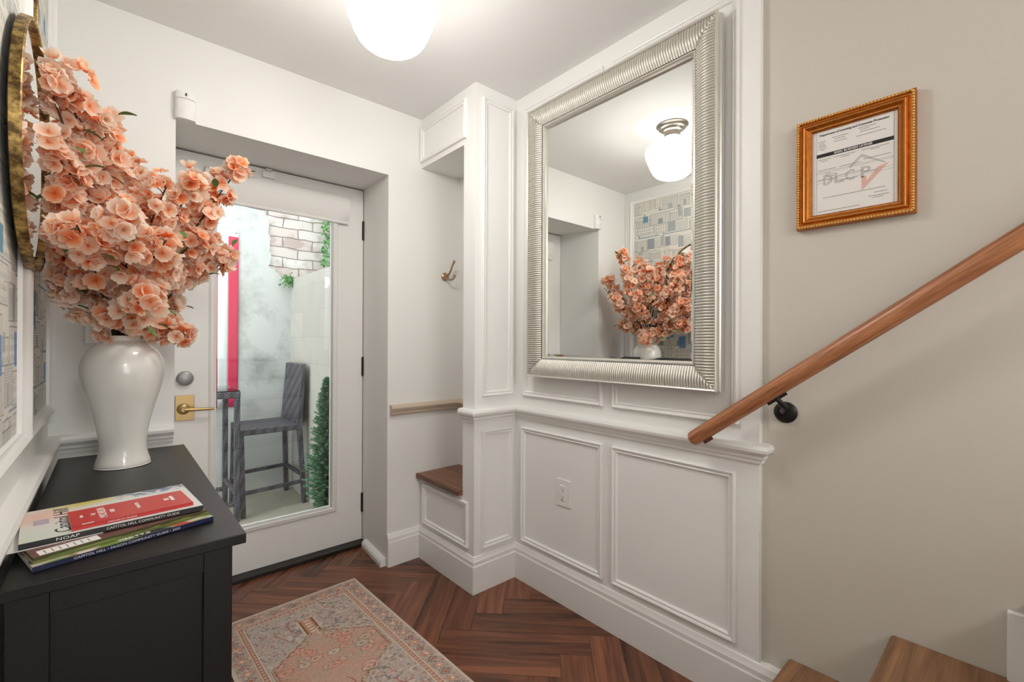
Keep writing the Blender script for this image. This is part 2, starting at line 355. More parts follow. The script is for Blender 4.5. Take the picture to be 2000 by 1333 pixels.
# wainscot board on the mirror wall, boxed-in closet column and header
struct(box('trim_1', M['trim'], (XM, .577, 0), (XR, 1.755, ZC), None, .001))
al = MB()
al.box((1.304, 1.755, 0), (1.589, 1.85, ZC))          # column
al.box((1.304, 1.85, 2.172), (1.589, YD, ZC))         # header above the alcove
al.box((1.304, 1.85, 0), (1.324, YD, .44))            # bench front
struct(al.build('wall_alcove', M['trim'], None, 20))
struct(box('wall_alcove_back', M['wall'], (XM, 1.85, .0), (XR, YD, 2.172), None, 0))
# baseboards
bp_ = [(0, 0), (.016, 0), (.016, .128), (.013, .134), (.013, .15), (.009, .158), (.006, .17), (0, .172)]
struct(MB().sweep([(XM, .50, 0), (XM, 1.755, 0), (1.304, 1.755, 0), (1.304, YD, 0), (RR_, YD, 0)], bp_, (0, 0, 1)).build('baseboard_right', M['trim'], None, 15))
struct(box('trim_2', M['trim'], (XM-.004, .50, 0), (XR, .577, .172), None, .001))
struct(MB().sweep([(RL, YD, 0), (XL, YD, 0), (XL, YB, 0)], bp_, (0, 0, 1)).build('baseboard_left', M['trim'], None, 15))
qr = [(0, 0), (.03, 0), (.03, .02), (.024, .032), (.012, .04), (0, .042)]
struct(MB().sweep([(RR_, YD+.012, 0), (1.131, 2.575, 0)], qr, (0, 0, 1)).build('baseboard_door_recess', M['trim'], None, 15))
# chair rails
cr = [(0, .058), (0, 0), (.008, 0), (.010, .010), (.016, .016), (.018, .026), (.026, .032), (.034, .040), (.036, .05), (.032, .060), (.022, .064), (0, .064)]
struct(MB().sweep([(XR, .577, .812), (XM, .577, .812), (XM, 1.755, .812), (1.304, 1.755, .812), (1.304, 1.848, .812)], cr, (0, 0, 1)).build('trim_3', M['trim'], None, 25))
struct(MB().sweep([(RL-.003, YD, .80), (XL, YD, .80), (XL, YB, .80)], cr, (0, 0, 1)).build('trim_4', M['trim'], None, 25))
rl = [(0, .0), (.012, 0), (.02, .008), (.022, .02), (.03, .028), (.034, .04), (.028, .052), (.014, .058), (0, .058)]
struct(MB().sweep([(XM, 1.85, .803), (XM, YD, .803), (1.118, YD, .803)], rl, (0, 0, 1)).build('trim_5', M['tan'], None, 30))
# picture-frame mouldings
mp_ = [(0, 0), (0, .010), (.004, .014), (.009, .012), (.011, .007), (.016, .007), (.019, .0095), (.023, .006), (.025, 0)]
nt_ = [6]
def panelX(x, y0, y1, z0, z1, sgn=-1, prof=mp_, m='trim'):
    mb = MB(); N = (sgn, 0, 0)
    pts = [(x, y0, z0), (x, y1, z0), (x, y1, z1), (x, y0, z1)]
    if sgn < 0: pts = pts[::-1]
    mb.sweep(pts, prof, N, True); struct(mb.build('trim_%d' % nt_[0], M[m], None, 25)); nt_[0] += 1
def panelY(y, x0, x1, z0, z1):
    pts = [(x0, y, z0), (x1, y, z0), (x1, y, z1), (x0, y, z1)]
    MB_ = MB().sweep(pts, mp_, (0, -1, 0), True); struct(MB_.build('trim_%d' % nt_[0], M['trim'], None, 25)); nt_[0] += 1
panelX(XM, 1.197, 1.704, .198, .771); panelX(XM, .65, 1.147, .202, .770)
panelX(XM, 1.20, 1.692, .93, 2.372); panelX(XM, .642, 1.148, .93, 2.372)
panelY(1.755, 1.345, 1.54, .200, .768); panelY(1.755, 1.345, 1.54, .935, 2.388)
panelX(1.304, 1.827, YD-.006, 2.20, 2.395); panelX(1.304, 1.80, 2.22, .20, .42)
# left wall frames
fm = [(0, 0), (0, .018), (.006, .022), (.012, .018), (.02, .012), (.028, .010), (.03, 0)]
panelX(XL, 1.60, 2.20, .955, 2.37, 1, fm); panelX(XL, .86, 1.575, .955, 2.37, 1, fm)

# ------------------------------------------------------------------ wallpaper (printed sketches of buildings)
def draw_paper(wm, hm, cell, seed):
    r = np.random.default_rng(seed); nx, ny = int(wm/cell), int(hm/cell)
    I = np.ones((ny, nx, 3))*np.array([224, 221, 211.])
    I += r.normal(0, 2.5, (ny, nx, 1))
    P = lambda m_: max(1, int(m_/cell))
    gray = [(164, 168, 168), (146, 154, 160), (176, 178, 176)]; teal = [(120, 156, 172), (96, 146, 168), (134, 150, 164)]
    line = (128, 134, 142)
    def rect(x, y, w_, h_, c, a=1.):
        x, y, w_, h_ = int(x), int(y), int(w_), int(h_)
        x0, x1, y0, y1 = max(0, x), min(nx, x+w_), max(0, y), min(ny, y+h_)
        if x1 > x0 and y1 > y0: I[y0:y1, x0:x1] = I[y0:y1, x0:x1]*(1-a)+np.array(c, float)*a
    def stroke(x0, y0, x1, y1, c, a=.8):
        n = int(max(abs(x1-x0), abs(y1-y0)))+1
        for q in range(n+1): rect(x0+(x1-x0)*q/n, y0+(y1-y0)*q/n, 1, 1, c, a)
    def building(x, y, bw, bh):
        rect(x, y, bw, bh, (222, 219, 209)); k = r.integers(5); st = P(.0075)
        for e in ((x, y, bw, 1), (x, y+bh-1, bw, 1), (x, y, 1, bh), (x+bw-1, y, 1, bh)): rect(*e, line, .8)
        if k == 0:      # columns under a gable
            for q in range(x+2, x+bw-2, st*2): rect(q, y+2, 2, bh*.6, line, .6)
            stroke(x, y+bh*.65, x+bw/2, y+bh*1.05, line); stroke(x+bw/2, y+bh*1.05, x+bw, y+bh*.65, line); rect(x, y+bh*.65, bw, 1, line)
        elif k == 1:    # windows
            for qx in range(x+P(.006), x+bw-P(.008), P(.02)):
                for qy in range(y+P(.008), y+bh-P(.012), P(.026)): rect(qx, qy, P(.008), P(.014), line, .55)
        elif k == 2:    # side wall in flat tone
            rect(x+bw*.6, y, bw*.4, bh, gray[r.integers(3)], .9)
            for q in range(x+2, int(x+bw*.6), st): rect(q, y+2, 1, bh*.8, line, .5)
        elif k == 3:    # stairs or clapboards
            for q in range(y+2, y+bh-1, st): rect(x, q, bw, 1, line, .45)
            rect(x+bw*.35, y, bw*.25, bh*.5, gray[r.integers(3)], .9)
        else:           # tower with a roof
            rect(x+bw*.3, y, bw*.35, bh*1.25, (214, 211, 202)); rect(x+bw*.3, y, 1, bh*1.25, line); rect(x+bw*.65, y, 1, bh*1.25, line)
            stroke(x+bw*.3, y+bh*1.25, x+bw*.47, y+bh*1.6, line); stroke(x+bw*.47, y+bh*1.6, x+bw*.65, y+bh*1.25, line)
        for q in range(int(r.integers(2, 6))):
            xa, ya = x+r.random()*bw, y+r.random()*bh; stroke(xa, ya, xa+r.normal()*P(.02), ya+r.normal()*P(.012), line, .5)
    y = -P(.02)
    while y < ny:
        x = -P(r.uniform(0, .1)); rowh = P(r.uniform(.075, .10))
        while x < nx:
            bw = P(r.uniform(.07, .17)); bh = int(rowh*r.uniform(.75, 1.05)); building(x, y+int(r.integers(-P(.02), P(.02))), bw, bh)
            u = r.random()
            if u < .13: rect(x+P(.01), y+P(.01), P(r.uniform(.022, .04)), bh*r.uniform(.6, 1.1), gray[r.integers(3)], .9)
            elif u < .29: rect(x+P(.02), y+P(.015), P(r.uniform(.03, .06)), bh*r.uniform(.4, .8), teal[r.integers(3)], .85)
            x += bw+P(r.uniform(.004, .02))
        for _ in range(2):
         xa = int(r.integers(-P(.1), nx)); L = P(r.uniform(.12, .28)); c = teal[r.integers(3)]
         rect(xa, y+rowh, L, P(.009), c, .8); rect(xa+L-P(.011), y+rowh, P(.011), P(r.uniform(.06, .13)), c, .8)
        y += rowh+P(.014)
    for _ in range(4): rect(r.integers(0, nx), P(r.uniform(.02, .26)), P(r.uniform(.03, .06)), P(r.uniform(.05, .1)), (86, 132, 196), .7)
    return I
def paper_panel(y0, y1, z0, z1, cell, seed, label):
    col = draw_paper(y1-y0, z1-z0, cell, seed)
    o = grid_mesh('wallpaper_panel', col, 1, 1, M['paperw'], lambda U, V: (0*U+XL+.0015, y0+(y1-y0)*U, z0+(z1-z0)*V))
    o['kind'] = 'structure'
    o.name = label
paper_panel(1.63, 2.17, .985, 2.34, .0025, 3, 'wall_left_paper_far'); paper_panel(.89, 1.545, .985, 2.34, .003, 5, 'wall_left_paper_near')

# ------------------------------------------------------------------ door
ZB = .022
door = bpy.data.objects.new('door_1', None); COL.objects.link(door); door.location = (1.13, YG, 0); struct(door)
leaf = MB(); GX0, GX1, GZ0, GZ1 = .386, .95, .25, 1.955
leaf.box((.222, YG, ZB), (GX0, YG+.044, 2.098)).box((GX1, YG, ZB), (1.128, YG+.044, 2.098)).box((GX0, YG, ZB), (GX1, YG+.044, GZ0)).box((GX0, YG, GZ1), (GX1, YG+.044, 2.098))
leaf.build('door_leaf', M['door'], door, 20, 0)
bead = [(0, 0), (0, .012), (-.006, .016), (-.014, .012), (-.022, .010), (-.03, .003), (-.03, 0)]
MB().sweep([(GX0, YG, GZ0), (GX1, YG, GZ0), (GX1, YG, GZ1), (GX0, YG, GZ1)], bead, (0, -1, 0), True).build('glazing_bead', M['door'], door, 25)
box('glass_pane', M['glass'], (GX0, YG+.018, GZ0), (GX1, YG+.024, GZ1), door, 0)
for z in (.24, 1.05, 1.86):
    h = MB().box((1.122, YG-.003, z-.055), (1.134, YG+.002, z+.055)); h.lathe([(.006, -.057), (.006, .057)], (1.131, YG-.006, z), 14); h.build('hinge', M['hinge'], door, 30)
lk = MB().lathe([(.034, 0), (.034, .012), (.031, .022), (.022, .026)], (0, 0, 0), 40); lk = lk.build('smart_lock', M['lock'], door, 30, M4=frame_m((.262, YG, 1.021), (1, 0, 0), (0, 0, 1)))
pl = box('lock_plate', M['brass'], (.224, YG-.006, .822), (.299, YG, .942), door, .002)
lv = MB().lathe([(.026, 0), (.026, .006), (.02, .012), (.011, .014), (.011, .04)], (0, 0, 0), 30, frame_m((0, 0, 0), (1, 0, 0), (0, 0, 1)))
lv.v = [(x+.256, y+YG-.006, z+.878) for x, y, z in lv.v]
lv.tube([(.256, YG-.048, .878), (.275, YG-.05, .878), (.32, YG-.052, .876), (.372, YG-.05, .874)], [.010, .009, .0075, .006], 14)
lv.build('lever_handle', M['brass'], door, 40)
struct(box('trim_threshold', M['thresh'], (.219, 2.578, 0), (1.133, 2.78, .020), None, .003))
jm = MB().box((.219, YG+.045, 0), (.236, 2.76, 2.106)).box((1.116, YG+.045, 0), (1.133, 2.76, 2.106)).box((.219, YG+.045, 2.088), (1.133, 2.76, 2.106))
struct(jm.build('trim_door_stop', M['door'], None, 20))
# roller shade fabric rolled up over the glass top
sh = thing('window_shade', 'white fabric shade gathered up at the top of the glass door', 'shade', (.68, YG-.02, 1.88))
n1, n2 = 60, 18; v = []; f = []
for i in range(n1+1):
    t = i/n1; x = .335+(1.035-.335)*t
    sag = .012*math.sin(t*math.pi)+.006*math.sin(t*9)+.004*math.sin(t*23)
    for j in range(n2):
        a = j/(n2-1)
        z = 2.045-.155*a-sag*a*.9+(.006 if t > .96 else 0)*a
        y = YG-.003-(.006+.030*math.sin(math.pi*min(1, a*1.02))**.6+.003*math.sin(t*31+a*5)*a)
        v.append((x, y, z))
for i in range(n1):
    for j in range(n2-1): f.append((i*n2+j, i*n2+j+1, (i+1)*n2+j+1, (i+1)*n2+j))
f2 = [tuple(range(0, n2)), tuple(range(n1*n2, (n1+1)*n2))]
k = len(v)
MB().add(v, f+f2).build('rolled_fabric', M['fabric'], sh, 50)
MB().tube([(.335, YG-.018, 1.888), (1.03, YG-.018, 1.885)], .009, 10).build('hem_bar', M['fabric'], sh, 50)
s = thing('contact_sensor', 'small white contact sensor at the top edge of the door', 'sensor', (.61, YG, 2.06))
box('sensor_body', M['plastic'], (.585, YG-.012, 2.052), (.642, YG, 2.086), s, .003); box('sensor_magnet', M['plastic'], (.60, YG-.012, 2.092), (.63, YG-.001, 2.1), s, .002)

# ------------------------------------------------------------------ motion detector, hook, bench seat, outlet, switch
s = thing('motion_detector', 'white motion detector on the wall above the door recess', 'motion detector', (.221, YD, 2.09))
pr = MB()
for (z0, z1, d0, d1) in ((2.088, 2.125, .030, .040), (2.125, 2.165, .040, .036), (2.165, 2.197, .042, .030)):
    n = 10; vv = []
    for zz, dd in ((z0, d0), (z1, d1)):
        for i in range(n+1):
            a = math.pi*i/n; vv.append((.2205-.034*math.cos(a), YD-dd*(.55+.45*math.sin(a)), zz))
        vv += [(.2545, YD, zz), (.1865, YD, zz)]
    m_ = n+3; pr.add(vv, [tuple(range(m_)), tuple(range(m_, 2*m_))]+[(i, (i+1) % m_, (i+1) % m_+m_, i+m_) for i in range(m_)])
pr.build('detector_body', M['plastic'], s, 40, 0)
box('led_window', M['slot'], (.2175, YD-.0405, 2.175), (.2225, YD-.036, 2.186), s, 0)
hk = thing('coat_hook', 'bronze double coat hook on the white alcove wall', 'coat hook', (1.462, YD, 1.58))
rz = MB().lathe([(.024, 0), (.024, .006), (.02, .010), (.012, .013), (.009, .022)], (0, 0, 0), 32, frame_m((0, 0, 0), (1, 0, 0), (0, 0, 1)))
rz.v = [(x+1.462, y+YD, z+1.578) for x, y, z in rz.v]; rz.build('rosette', M['bronze'], hk, 40)
MB().tube([(1.462, YD-.018, 1.578), (1.468, YD-.034, 1.59), (1.474, YD-.045, 1.612), (1.478, YD-.052, 1.636), (1.486, YD-.066, 1.668)], [.006, .006, .0055, .005, .0075], 12).build('upper_hook', M['bronze'], hk, 60)
MB().tube([(1.462, YD-.018, 1.574), (1.466, YD-.034, 1.56), (1.474, YD-.05, 1.556), (1.484, YD-.062, 1.566), (1.488, YD-.066, 1.585)], [.006, .0055, .005, .005, .0075], 12).build('lower_hook', M['bronze'], hk, 60)
tag(box('bench_seat', M['bench'], (1.276, 1.853, .441), (XM-.001, YD-.002, .468), None, .004), 'walnut-stained wooden seat board of the bench in the alcove', 'bench seat')
ot = thing('wall_outlet', 'white electrical outlet in the lower left wainscot panel', 'outlet', (XM, 1.42, .445))
box('cover_plate', M['plastic'], (XM-.006, 1.378, .444), (XM, 1.462, .568), ot, .0025)
box('receptacle', M['plastic'], (XM-.009, 1.403, .473), (XM-.005, 1.437, .540), ot, .001)
for zc in (.488, .524):
    for dy, w_, h_ in ((-.006, .0016, .008), (.006, .0016, .006), (0, .004, .004)):
        zz = zc if w_ < .003 else zc-.009
        box('slot', M['slot'], (XM-.0095, 1.42+dy-w_/2, zz-h_/2), (XM-.0085, 1.42+dy+w_/2, zz+h_/2), ot, 0)
sw = thing('light_switch', 'white double rocker light switch on the wall behind the vase', 'light switch', (-.014, YD, 1.18))
box('cover_plate', M['plastic'], (-.072, YD-.006, 1.187), (.046, YD, 1.311), sw, .002)
for x in (-.037, .011): box('rocker', M['plastic'], (x-.016, YD-.012, 1.216), (x+.016, YD-.005, 1.282), sw, .002)

# ------------------------------------------------------------------ large wall mirror
def ribbed_mirror():
    y0, y1, z0, z1 = .686, 1.612, 1.033, 2.310
    t = thing('wall_mirror', 'large rectangular wall mirror in a ribbed silver frame', 'mirror', (XM, (y0+y1)/2, z0))
    W, H = y1-y0, z1-z0; M4 = WALLX(XM-.0155, y1, z0)      # local x 0..W, y 0..H, z out
    fw = .098
    # outer edge / inner bead swept (side vector = N x d points inwards for counter-clockwise loop)
    loop = [(0, 0, 0), (W, 0, 0), (W, H, 0), (0, H, 0)]
    outer = [(0, 0), (-.000, .018), (.004, .022), (.004, .036), (.001, .040), (.002, .047), (.006, .050), (.010, .047), (.011, .040), (.011, 0)]
    MB().sweep(loop, outer, (0, 0, 1), True).build('outer_moulding', M['silver'], t, 30, M4=M4)
    inner = [(fw-.012, 0), (fw-.012, .022), (fw-.010, .027), (fw-.004, .028), (fw, .024), (fw, .006), (fw-.001, 0)]
    MB().sweep(loop, inner, (0, 0, 1), True).build('inner_bead', M['silver'], t, 30, M4=M4)
    rb = MB(); na = 9; pitch = .0102; sub = 8
    for side in range(4):
        L = W if side % 2 == 0 else H
        cols = int(round(L/pitch))*sub; v = []
        for i in range(cols+1):
            s = L*i/cols
            for j in range(na):
                a = j/(na-1); d = .011+(fw-.023)*a          # depth from the outer edge
                ss = min(max(s, d), L-d)
                ph = (s/L*round(L/pitch)) % 1.0
                rib = abs(math.sin(math.pi*ph))**.6
                hgt = .044-.018*a+.012*math.sin(math.pi*a*.9)-(.0078*(1-rib))*(1 if 0 < j < na-1 else .5)
                if s < d or s > L-d: hgt = .044-.018*a+.012*math.sin(math.pi*a*.9)-.004
                p = [(ss, d), (W-d, ss), (L-ss, H-d), (d, L-ss)][side]
                v.append((p[0], p[1], hgt))
        f = [(i*na+j, i*na+j+1, (i+1)*na+j+1, (i+1)*na+j) for i in range(cols) for j in range(na-1)]
        rb.add(v, f)
    rb.build('ribbed_band', M['silver'], t, 60, M4=M4)
    g = MB(); a, b, c = fw-.002, fw+.012, .0105
    za, zb = .0095, .0108
    g.add([(a, a, za), (W-a, a, za), (W-a, H-a, za), (a, H-a, za), (b, b, zb), (W-b, b, zb), (W-b, H-b, zb), (b, H-b, zb), (a, a, 0), (W-a, a, 0), (W-a, H-a, 0), (a, H-a, 0)],
          [(4,5,6,7), (0,1,5,4), (1,2,6,5), (2,3,7,6), (3,0,4,7), (0,3,11,8), (3,2,10,11), (2,1,9,10), (1,0,8,9)])
    g.build('bevelled_glass', M['mirror'], t, 0, M4=M4)
    MB().box((.03, .03, 0), (W-.03, H-.03, .008)).build('backing_board', M['slot'], t, 0, M4=M4)
    for x in (.28, .33): MB().box((x, H-.002, .004), (x+.004, H+.02, .008)).build('hanging_bracket', M['nickel'], t, 0, M4=M4)
ribbed_mirror()

# ------------------------------------------------------------------ framed licence
def licence():
    y1, y0, z0, z1 = .475, .199, 1.543, 1.868
    W, H = y1-y0, z1-z0; M4 = WALLX(XR-.001, y1, z0); X = lambda x, y, z=0: M4 @ Matrix.Translation((x, y, z))
    t = thing('framed_certificate', 'ornate gold picture frame holding a printed business licence', 'framed certificate', (XR, (y0+y1)/2, z0))
    loop = [(0, 0, 0), (W, 0, 0), (W, H, 0), (0, H, 0)]
    prof = [(0, 0), (0, .018), (.003, .0235), (.008, .0235), (.010, .018), (.014, .017), (.019, .0225), (.024, .0225), (.028, .016), (.031, .0135), (.035, .0135), (.0385, .009), (.0385, 0)]
    fr = MB().sweep(loop, prof, (0, 0, 1), True).build('gilt_frame', M['gold'], t, 35, M4=M4)
    for name, d, zz, r, p, mm in (('outer_beading', .0055, .0235, .0042, .0074, 'goldlight'), ('inner_beading', .033, .0138, .0022, .0045, 'goldlight')):
        bd = MB()
        for side in range(4):
            L = W if side % 2 == 0 else H; n = int((L-2*d)/p)
            for i in range(n):
                s_ = d+(L-2*d)*(i+.5)/n; q = [(s_, d), (W-d, s_), (L-s_, H-d), (d, L-s_)][side]
                bd.lathe([(0.0002, r), (r*.7, r*.75), (r, 0)], (q[0], q[1], zz-.001), 7, cap=False)
        bd.build(name, M[mm], fr, 60, M4=M4)
    MB().sweep([(.021, .021, 0), (W-.021, .021, 0), (W-.021, H-.021, 0), (.021, H-.021, 0)], [(-.0015, .0226), (0, .0242), (.0015, .0226)], (0, 0, 1), True).build('highlight_ridge', M['goldlight'], fr, 60, M4=M4)
    px0, px1, py0, py1 = .037, W-.037, .037, H-.037
    pg = MB().box((px0, py0, .002), (px1, py1, .004)).build('licence_sheet', M['paper'], t, 0, M4=M4)
    pw, ph = px1-px0, py1-py0; zt = .0044
    def ln(x0, x1, y, h=.0007, mm='greyink', name='printed_rule'):
        return (px0+pw*x0, py0+ph*(1-y)-h/2, px0+pw*x1, py0+ph*(1-y)+h/2)
    def rects(name, L, mm):
        b = MB()
        for a in L: b.box((a[0], a[1], .0038), (a[2], a[3], zt))
        b.build(name, M[mm], pg, 0, M4=M4)
    T = lambda nm, body, x, y, sz, w_=None, mm='ink', bold=0, al='CENTER': text(nm, body, sz, M[mm], X(px0+pw*x, py0+ph*(1-y), zt), pg, None if not w_ else pw*w_, al, .0001, bold)
    T('heading', 'Department of Licensing and Consumer Protection', .5, .055, .0085, .80, 'ink', .0002)
    rects('title_band', [ln(.06, .95, .295, .0105)], 'ink')
    text('title', 'BASIC BUSINESS LICENSE', .0085, M['whiteink'], X(px0+pw*.5, py0+ph*(1-.295), zt+.0001), pg, pw*.44, 'CENTER', .0001, .0002)
    L = []; r = random.Random(4)
    def para(x, y, w_, dark=1):       # a line of small print as word-length dashes
        q = x
        while q < x+w_:
            l = r.uniform(.018, .06); L.append(ln(q, min(q+l, x+w_), y, .0012)); q += l+.003
    for x, y, w_ in ((.08, .13, .10), (.10, .152, .06), (.08, .172, .09), (.09, .19, .09), (.08, .212, .11), (.12, .23, .04), (.25, .112, .2), (.28, .135, .13), (.27, .165, .16),
                     (.56, .09, .2), (.58, .11, .11), (.58, .135, .22), (.54, .175, .33), (.08, .345, .16), (.12, .365, .08), (.27, .345, .27), (.36, .365, .10), (.60, .345, .30), (.70, .362, .1),
                     (.08, .47, .22), (.34, .47, .25), (.62, .45, .30), (.17, .515, .07), (.16, .535, .13), (.17, .555, .12), (.08, .58, .24), (.33, .57, .3), (.62, .60, .15), (.2, .60, .1), (.34, .63, .22),
                     (.14, .80, .72), (.74, .845, .14), (.68, .88, .22), (.72, .90, .12), (.08, .955, .5)):
        L = []; para(x, y, w_); rects('text_line', L, 'greyink')
    rects('printed_rules', [ln(.06, .95, .49, .0005), ln(.06, .95, .505, .0004), ln(.06, .95, .59, .0004), ln(.06, .95, .62, .0004)]+[(px0+pw*.06, py0, px0+pw*.06+.0006, py1), (px0+pw*.95, py0, px0+pw*.95+.0006, py1)], 'greyink')
    wm = pg
    for ch, x in (('D', .20), ('L', .335), ('C', .465), ('P', .64)):
        text('watermark_letter', ch, .042, M['wmark'], X(px0+pw*x, py0+ph*(1-.60), .0041), wm, pw*.115, 'CENTER', .0001, .0008)
    P_ = lambda x, y: (px0+pw*x, py0+ph*(1-y))
    MB().prism([P_(.45, .50), P_(.60, .385), P_(.86, .53), P_(.86, .545), P_(.60, .42), P_(.48, .515)], .0002, Matrix.Translation((0, 0, .004))).build('watermark_roof', M['wmark'], wm, 0, M4=M4)
    MB().prism([P_(.60, .64), P_(.60, .80), P_(.90, .545), P_(.78, .57), P_(.655, .70), P_(.655, .64)], .0002, Matrix.Translation((0, 0, .004))).build('watermark_tick', M['wmarkred'], wm, 0, M4=M4)
    MB().box((px0, py0, .007), (px1, py1, .0085)).build('glass_front', M['pictureglass'], t, 0, M4=M4)
licence()

# ------------------------------------------------------------------ handrail
hr = thing('stair_handrail', 'round oak handrail sloping up the right wall above the stairs', 'handrail', (1.5, .77, .87))
A = Vector((1.5, .772, .866)); D = Vector((0, -.757, .568)).normalized()
MB().tube([(s_, 0, 0) for s_ in (0, .004, .010, .02, 1.2, 2.6)], [.016, .021, .0238, .0248, .0248, .0248], 28).build('rail', M['rail'], hr, 40, om=frame_m(A, D, (1, 0, 0)))
def bracket(s_, wallx):
    c = A+D*s_; u = Vector((0, .568, .757)).normalized(); b = c-u*.0265
    br = MB().bar(b-D*.032+u*.002, b+D*.032+u*.002, .016, .005, (1, 0, 0)); bo = br.build('wall_bracket', M['black'], hr, 30, .001)
    pz = Vector((wallx, c.y-.012, c.z-.072))
    MB().tube([b, b-u*.014+Vector((.004, 0, 0)), b-u*.03+Vector((.018, 0, -.004)), Vector((pz.x-.03, pz.y, pz.z+.006)), Vector((pz.x-.006, pz.y, pz.z))], [.0075, .0075, .008, .009, .010], 14).build('bracket_arm', M['black'], bo, 50)
    rs = MB().lathe([(.033, 0), (.033, .006), (.028, .011), (.016, .014), (.004, .0145)], (0, 0, 0), 40); rs.build('wall_rosette', M['black'], bo, 40, M4=frame_m(pz, (0, -1, 0), (0, 0, 1)))
    MB().lathe([(.004, .0145), (.004, .017), (.001, .018)], (0, 0, 0), 12).build('screw_head', M['nickel'], bo, 40, M4=frame_m(pz, (0, -1, 0), (0, 0, 1)))
bracket(.315, XR); bracket(1.5, XR)
MB().bar(A+D*.035-Vector((0, .568, .757)).normalized()*.026, A+D*.07-Vector((0, .568, .757)).normalized()*.026, .016, .006, (1, 0, 0)).build('end_saddle', M['leather'], hr, 30, .001)

# ------------------------------------------------------------------ stairs
st = thing('staircase', 'oak-treaded staircase with white risers at the lower right', 'staircase', (1.15, .5, 0))
tops = [.2195, .413, .607, .80, .994]; nose = [.500, .2527, .0065, -.24, -.487]; ris = [.475, .228, -.018, -.265, -.512]
for i in range(5):
    zt = tops[i]; zb = tops[i-1] if i else 0
    back = nose[i]-.275 if i < 4 else -.9
    pf = [(back, 0), (back, -.03), (nose[i]-.010, -.03), (nose[i]-.003, -.026), (nose[i], -.015), (nose[i]-.003, -.004), (nose[i]-.010, 0)]
    v = [(.74, a, zt+b) for a, b in pf]+[(XR-.002, a, zt+b) for a, b in pf]; n = len(pf)
    MB().add(v, [tuple(range(n)), tuple(range(n, 2*n))]+[(q, (q+1) % n, (q+1) % n+n, q+n) for q in range(n)]).build('tread', M['oak'], st, 30)
    box('riser', M['trim'], (.75, ris[i]-.018, zb), (XR-.002, ris[i], zt-.03), st, .001)
struct(box('trim_stair_skirt', M['trim'], (XR-.018, -.017, .414), (XR-.001, .037, .576), None, .002))
box('side_stringer', M['trim'], (.735, -.9, 0), (.75, .22, .18), st, .001)

# ------------------------------------------------------------------ ceiling lamps
def lamp(x, y, label, gm='globe'):
    t = thing('ceiling_lamp', label, 'ceiling lamp', (x, y, ZC), 'schoolhouse globe ceiling lamps')
    MB().lathe([(.0, 0), (.086, 0), (.088, -.006), (.078, -.012), (.074, -.020), (.060, -.024), (.056, -.034), (.045, -.040), (.045, -.075), (.001, -.075)], (x, y, ZC), 48, cap=False).build('canopy', M['nickel'], t, 35)
    pf = [(.046, -.070), (.048, -.092), (.070, -.100), (.110, -.109), (.139, -.125), (.150, -.148), (.146, -.174), (.133, -.210), (.116, -.250), (.100, -.276), (.075, -.294), (.045, -.303), (.001, -.306)]
    # smooth the profile
    P = [Vector((a, 0, b)) for a, b in pf]; out = []
    for i in range(len(P)-1):
        p0, p1, p2, p3 = P[max(i-1, 0)], P[i], P[i+1], P[min(i+2, len(P)-1)]
        for k in range(4):
            q = k/4; out.append(.5*((2*p1)+(p2-p0)*q+(2*p0-5*p1+4*p2-p3)*q*q+(3*p1-p0-3*p2+p3)*q**3))
    out.append(P[-1])
    MB().lathe([(max(.001, p.x), p.z) for p in out], (x, y, ZC), 56, cap=False).build('glass_globe', M[gm], t, 60)
lamp(.672, 1.360, 'white opal glass ceiling lamp at the top centre of the photo')
lamp(.28, -1.55, 'added opal glass fill lamp, unseen over the hallway behind the viewpoint', 'globe_fill')  # added lamp, brightens everything facing the camera
lamp(.28, -3.0, 'added opal glass fill lamp, unseen at the rear of the hallway', 'globe_fill')  # another added lamp, more fill from the back

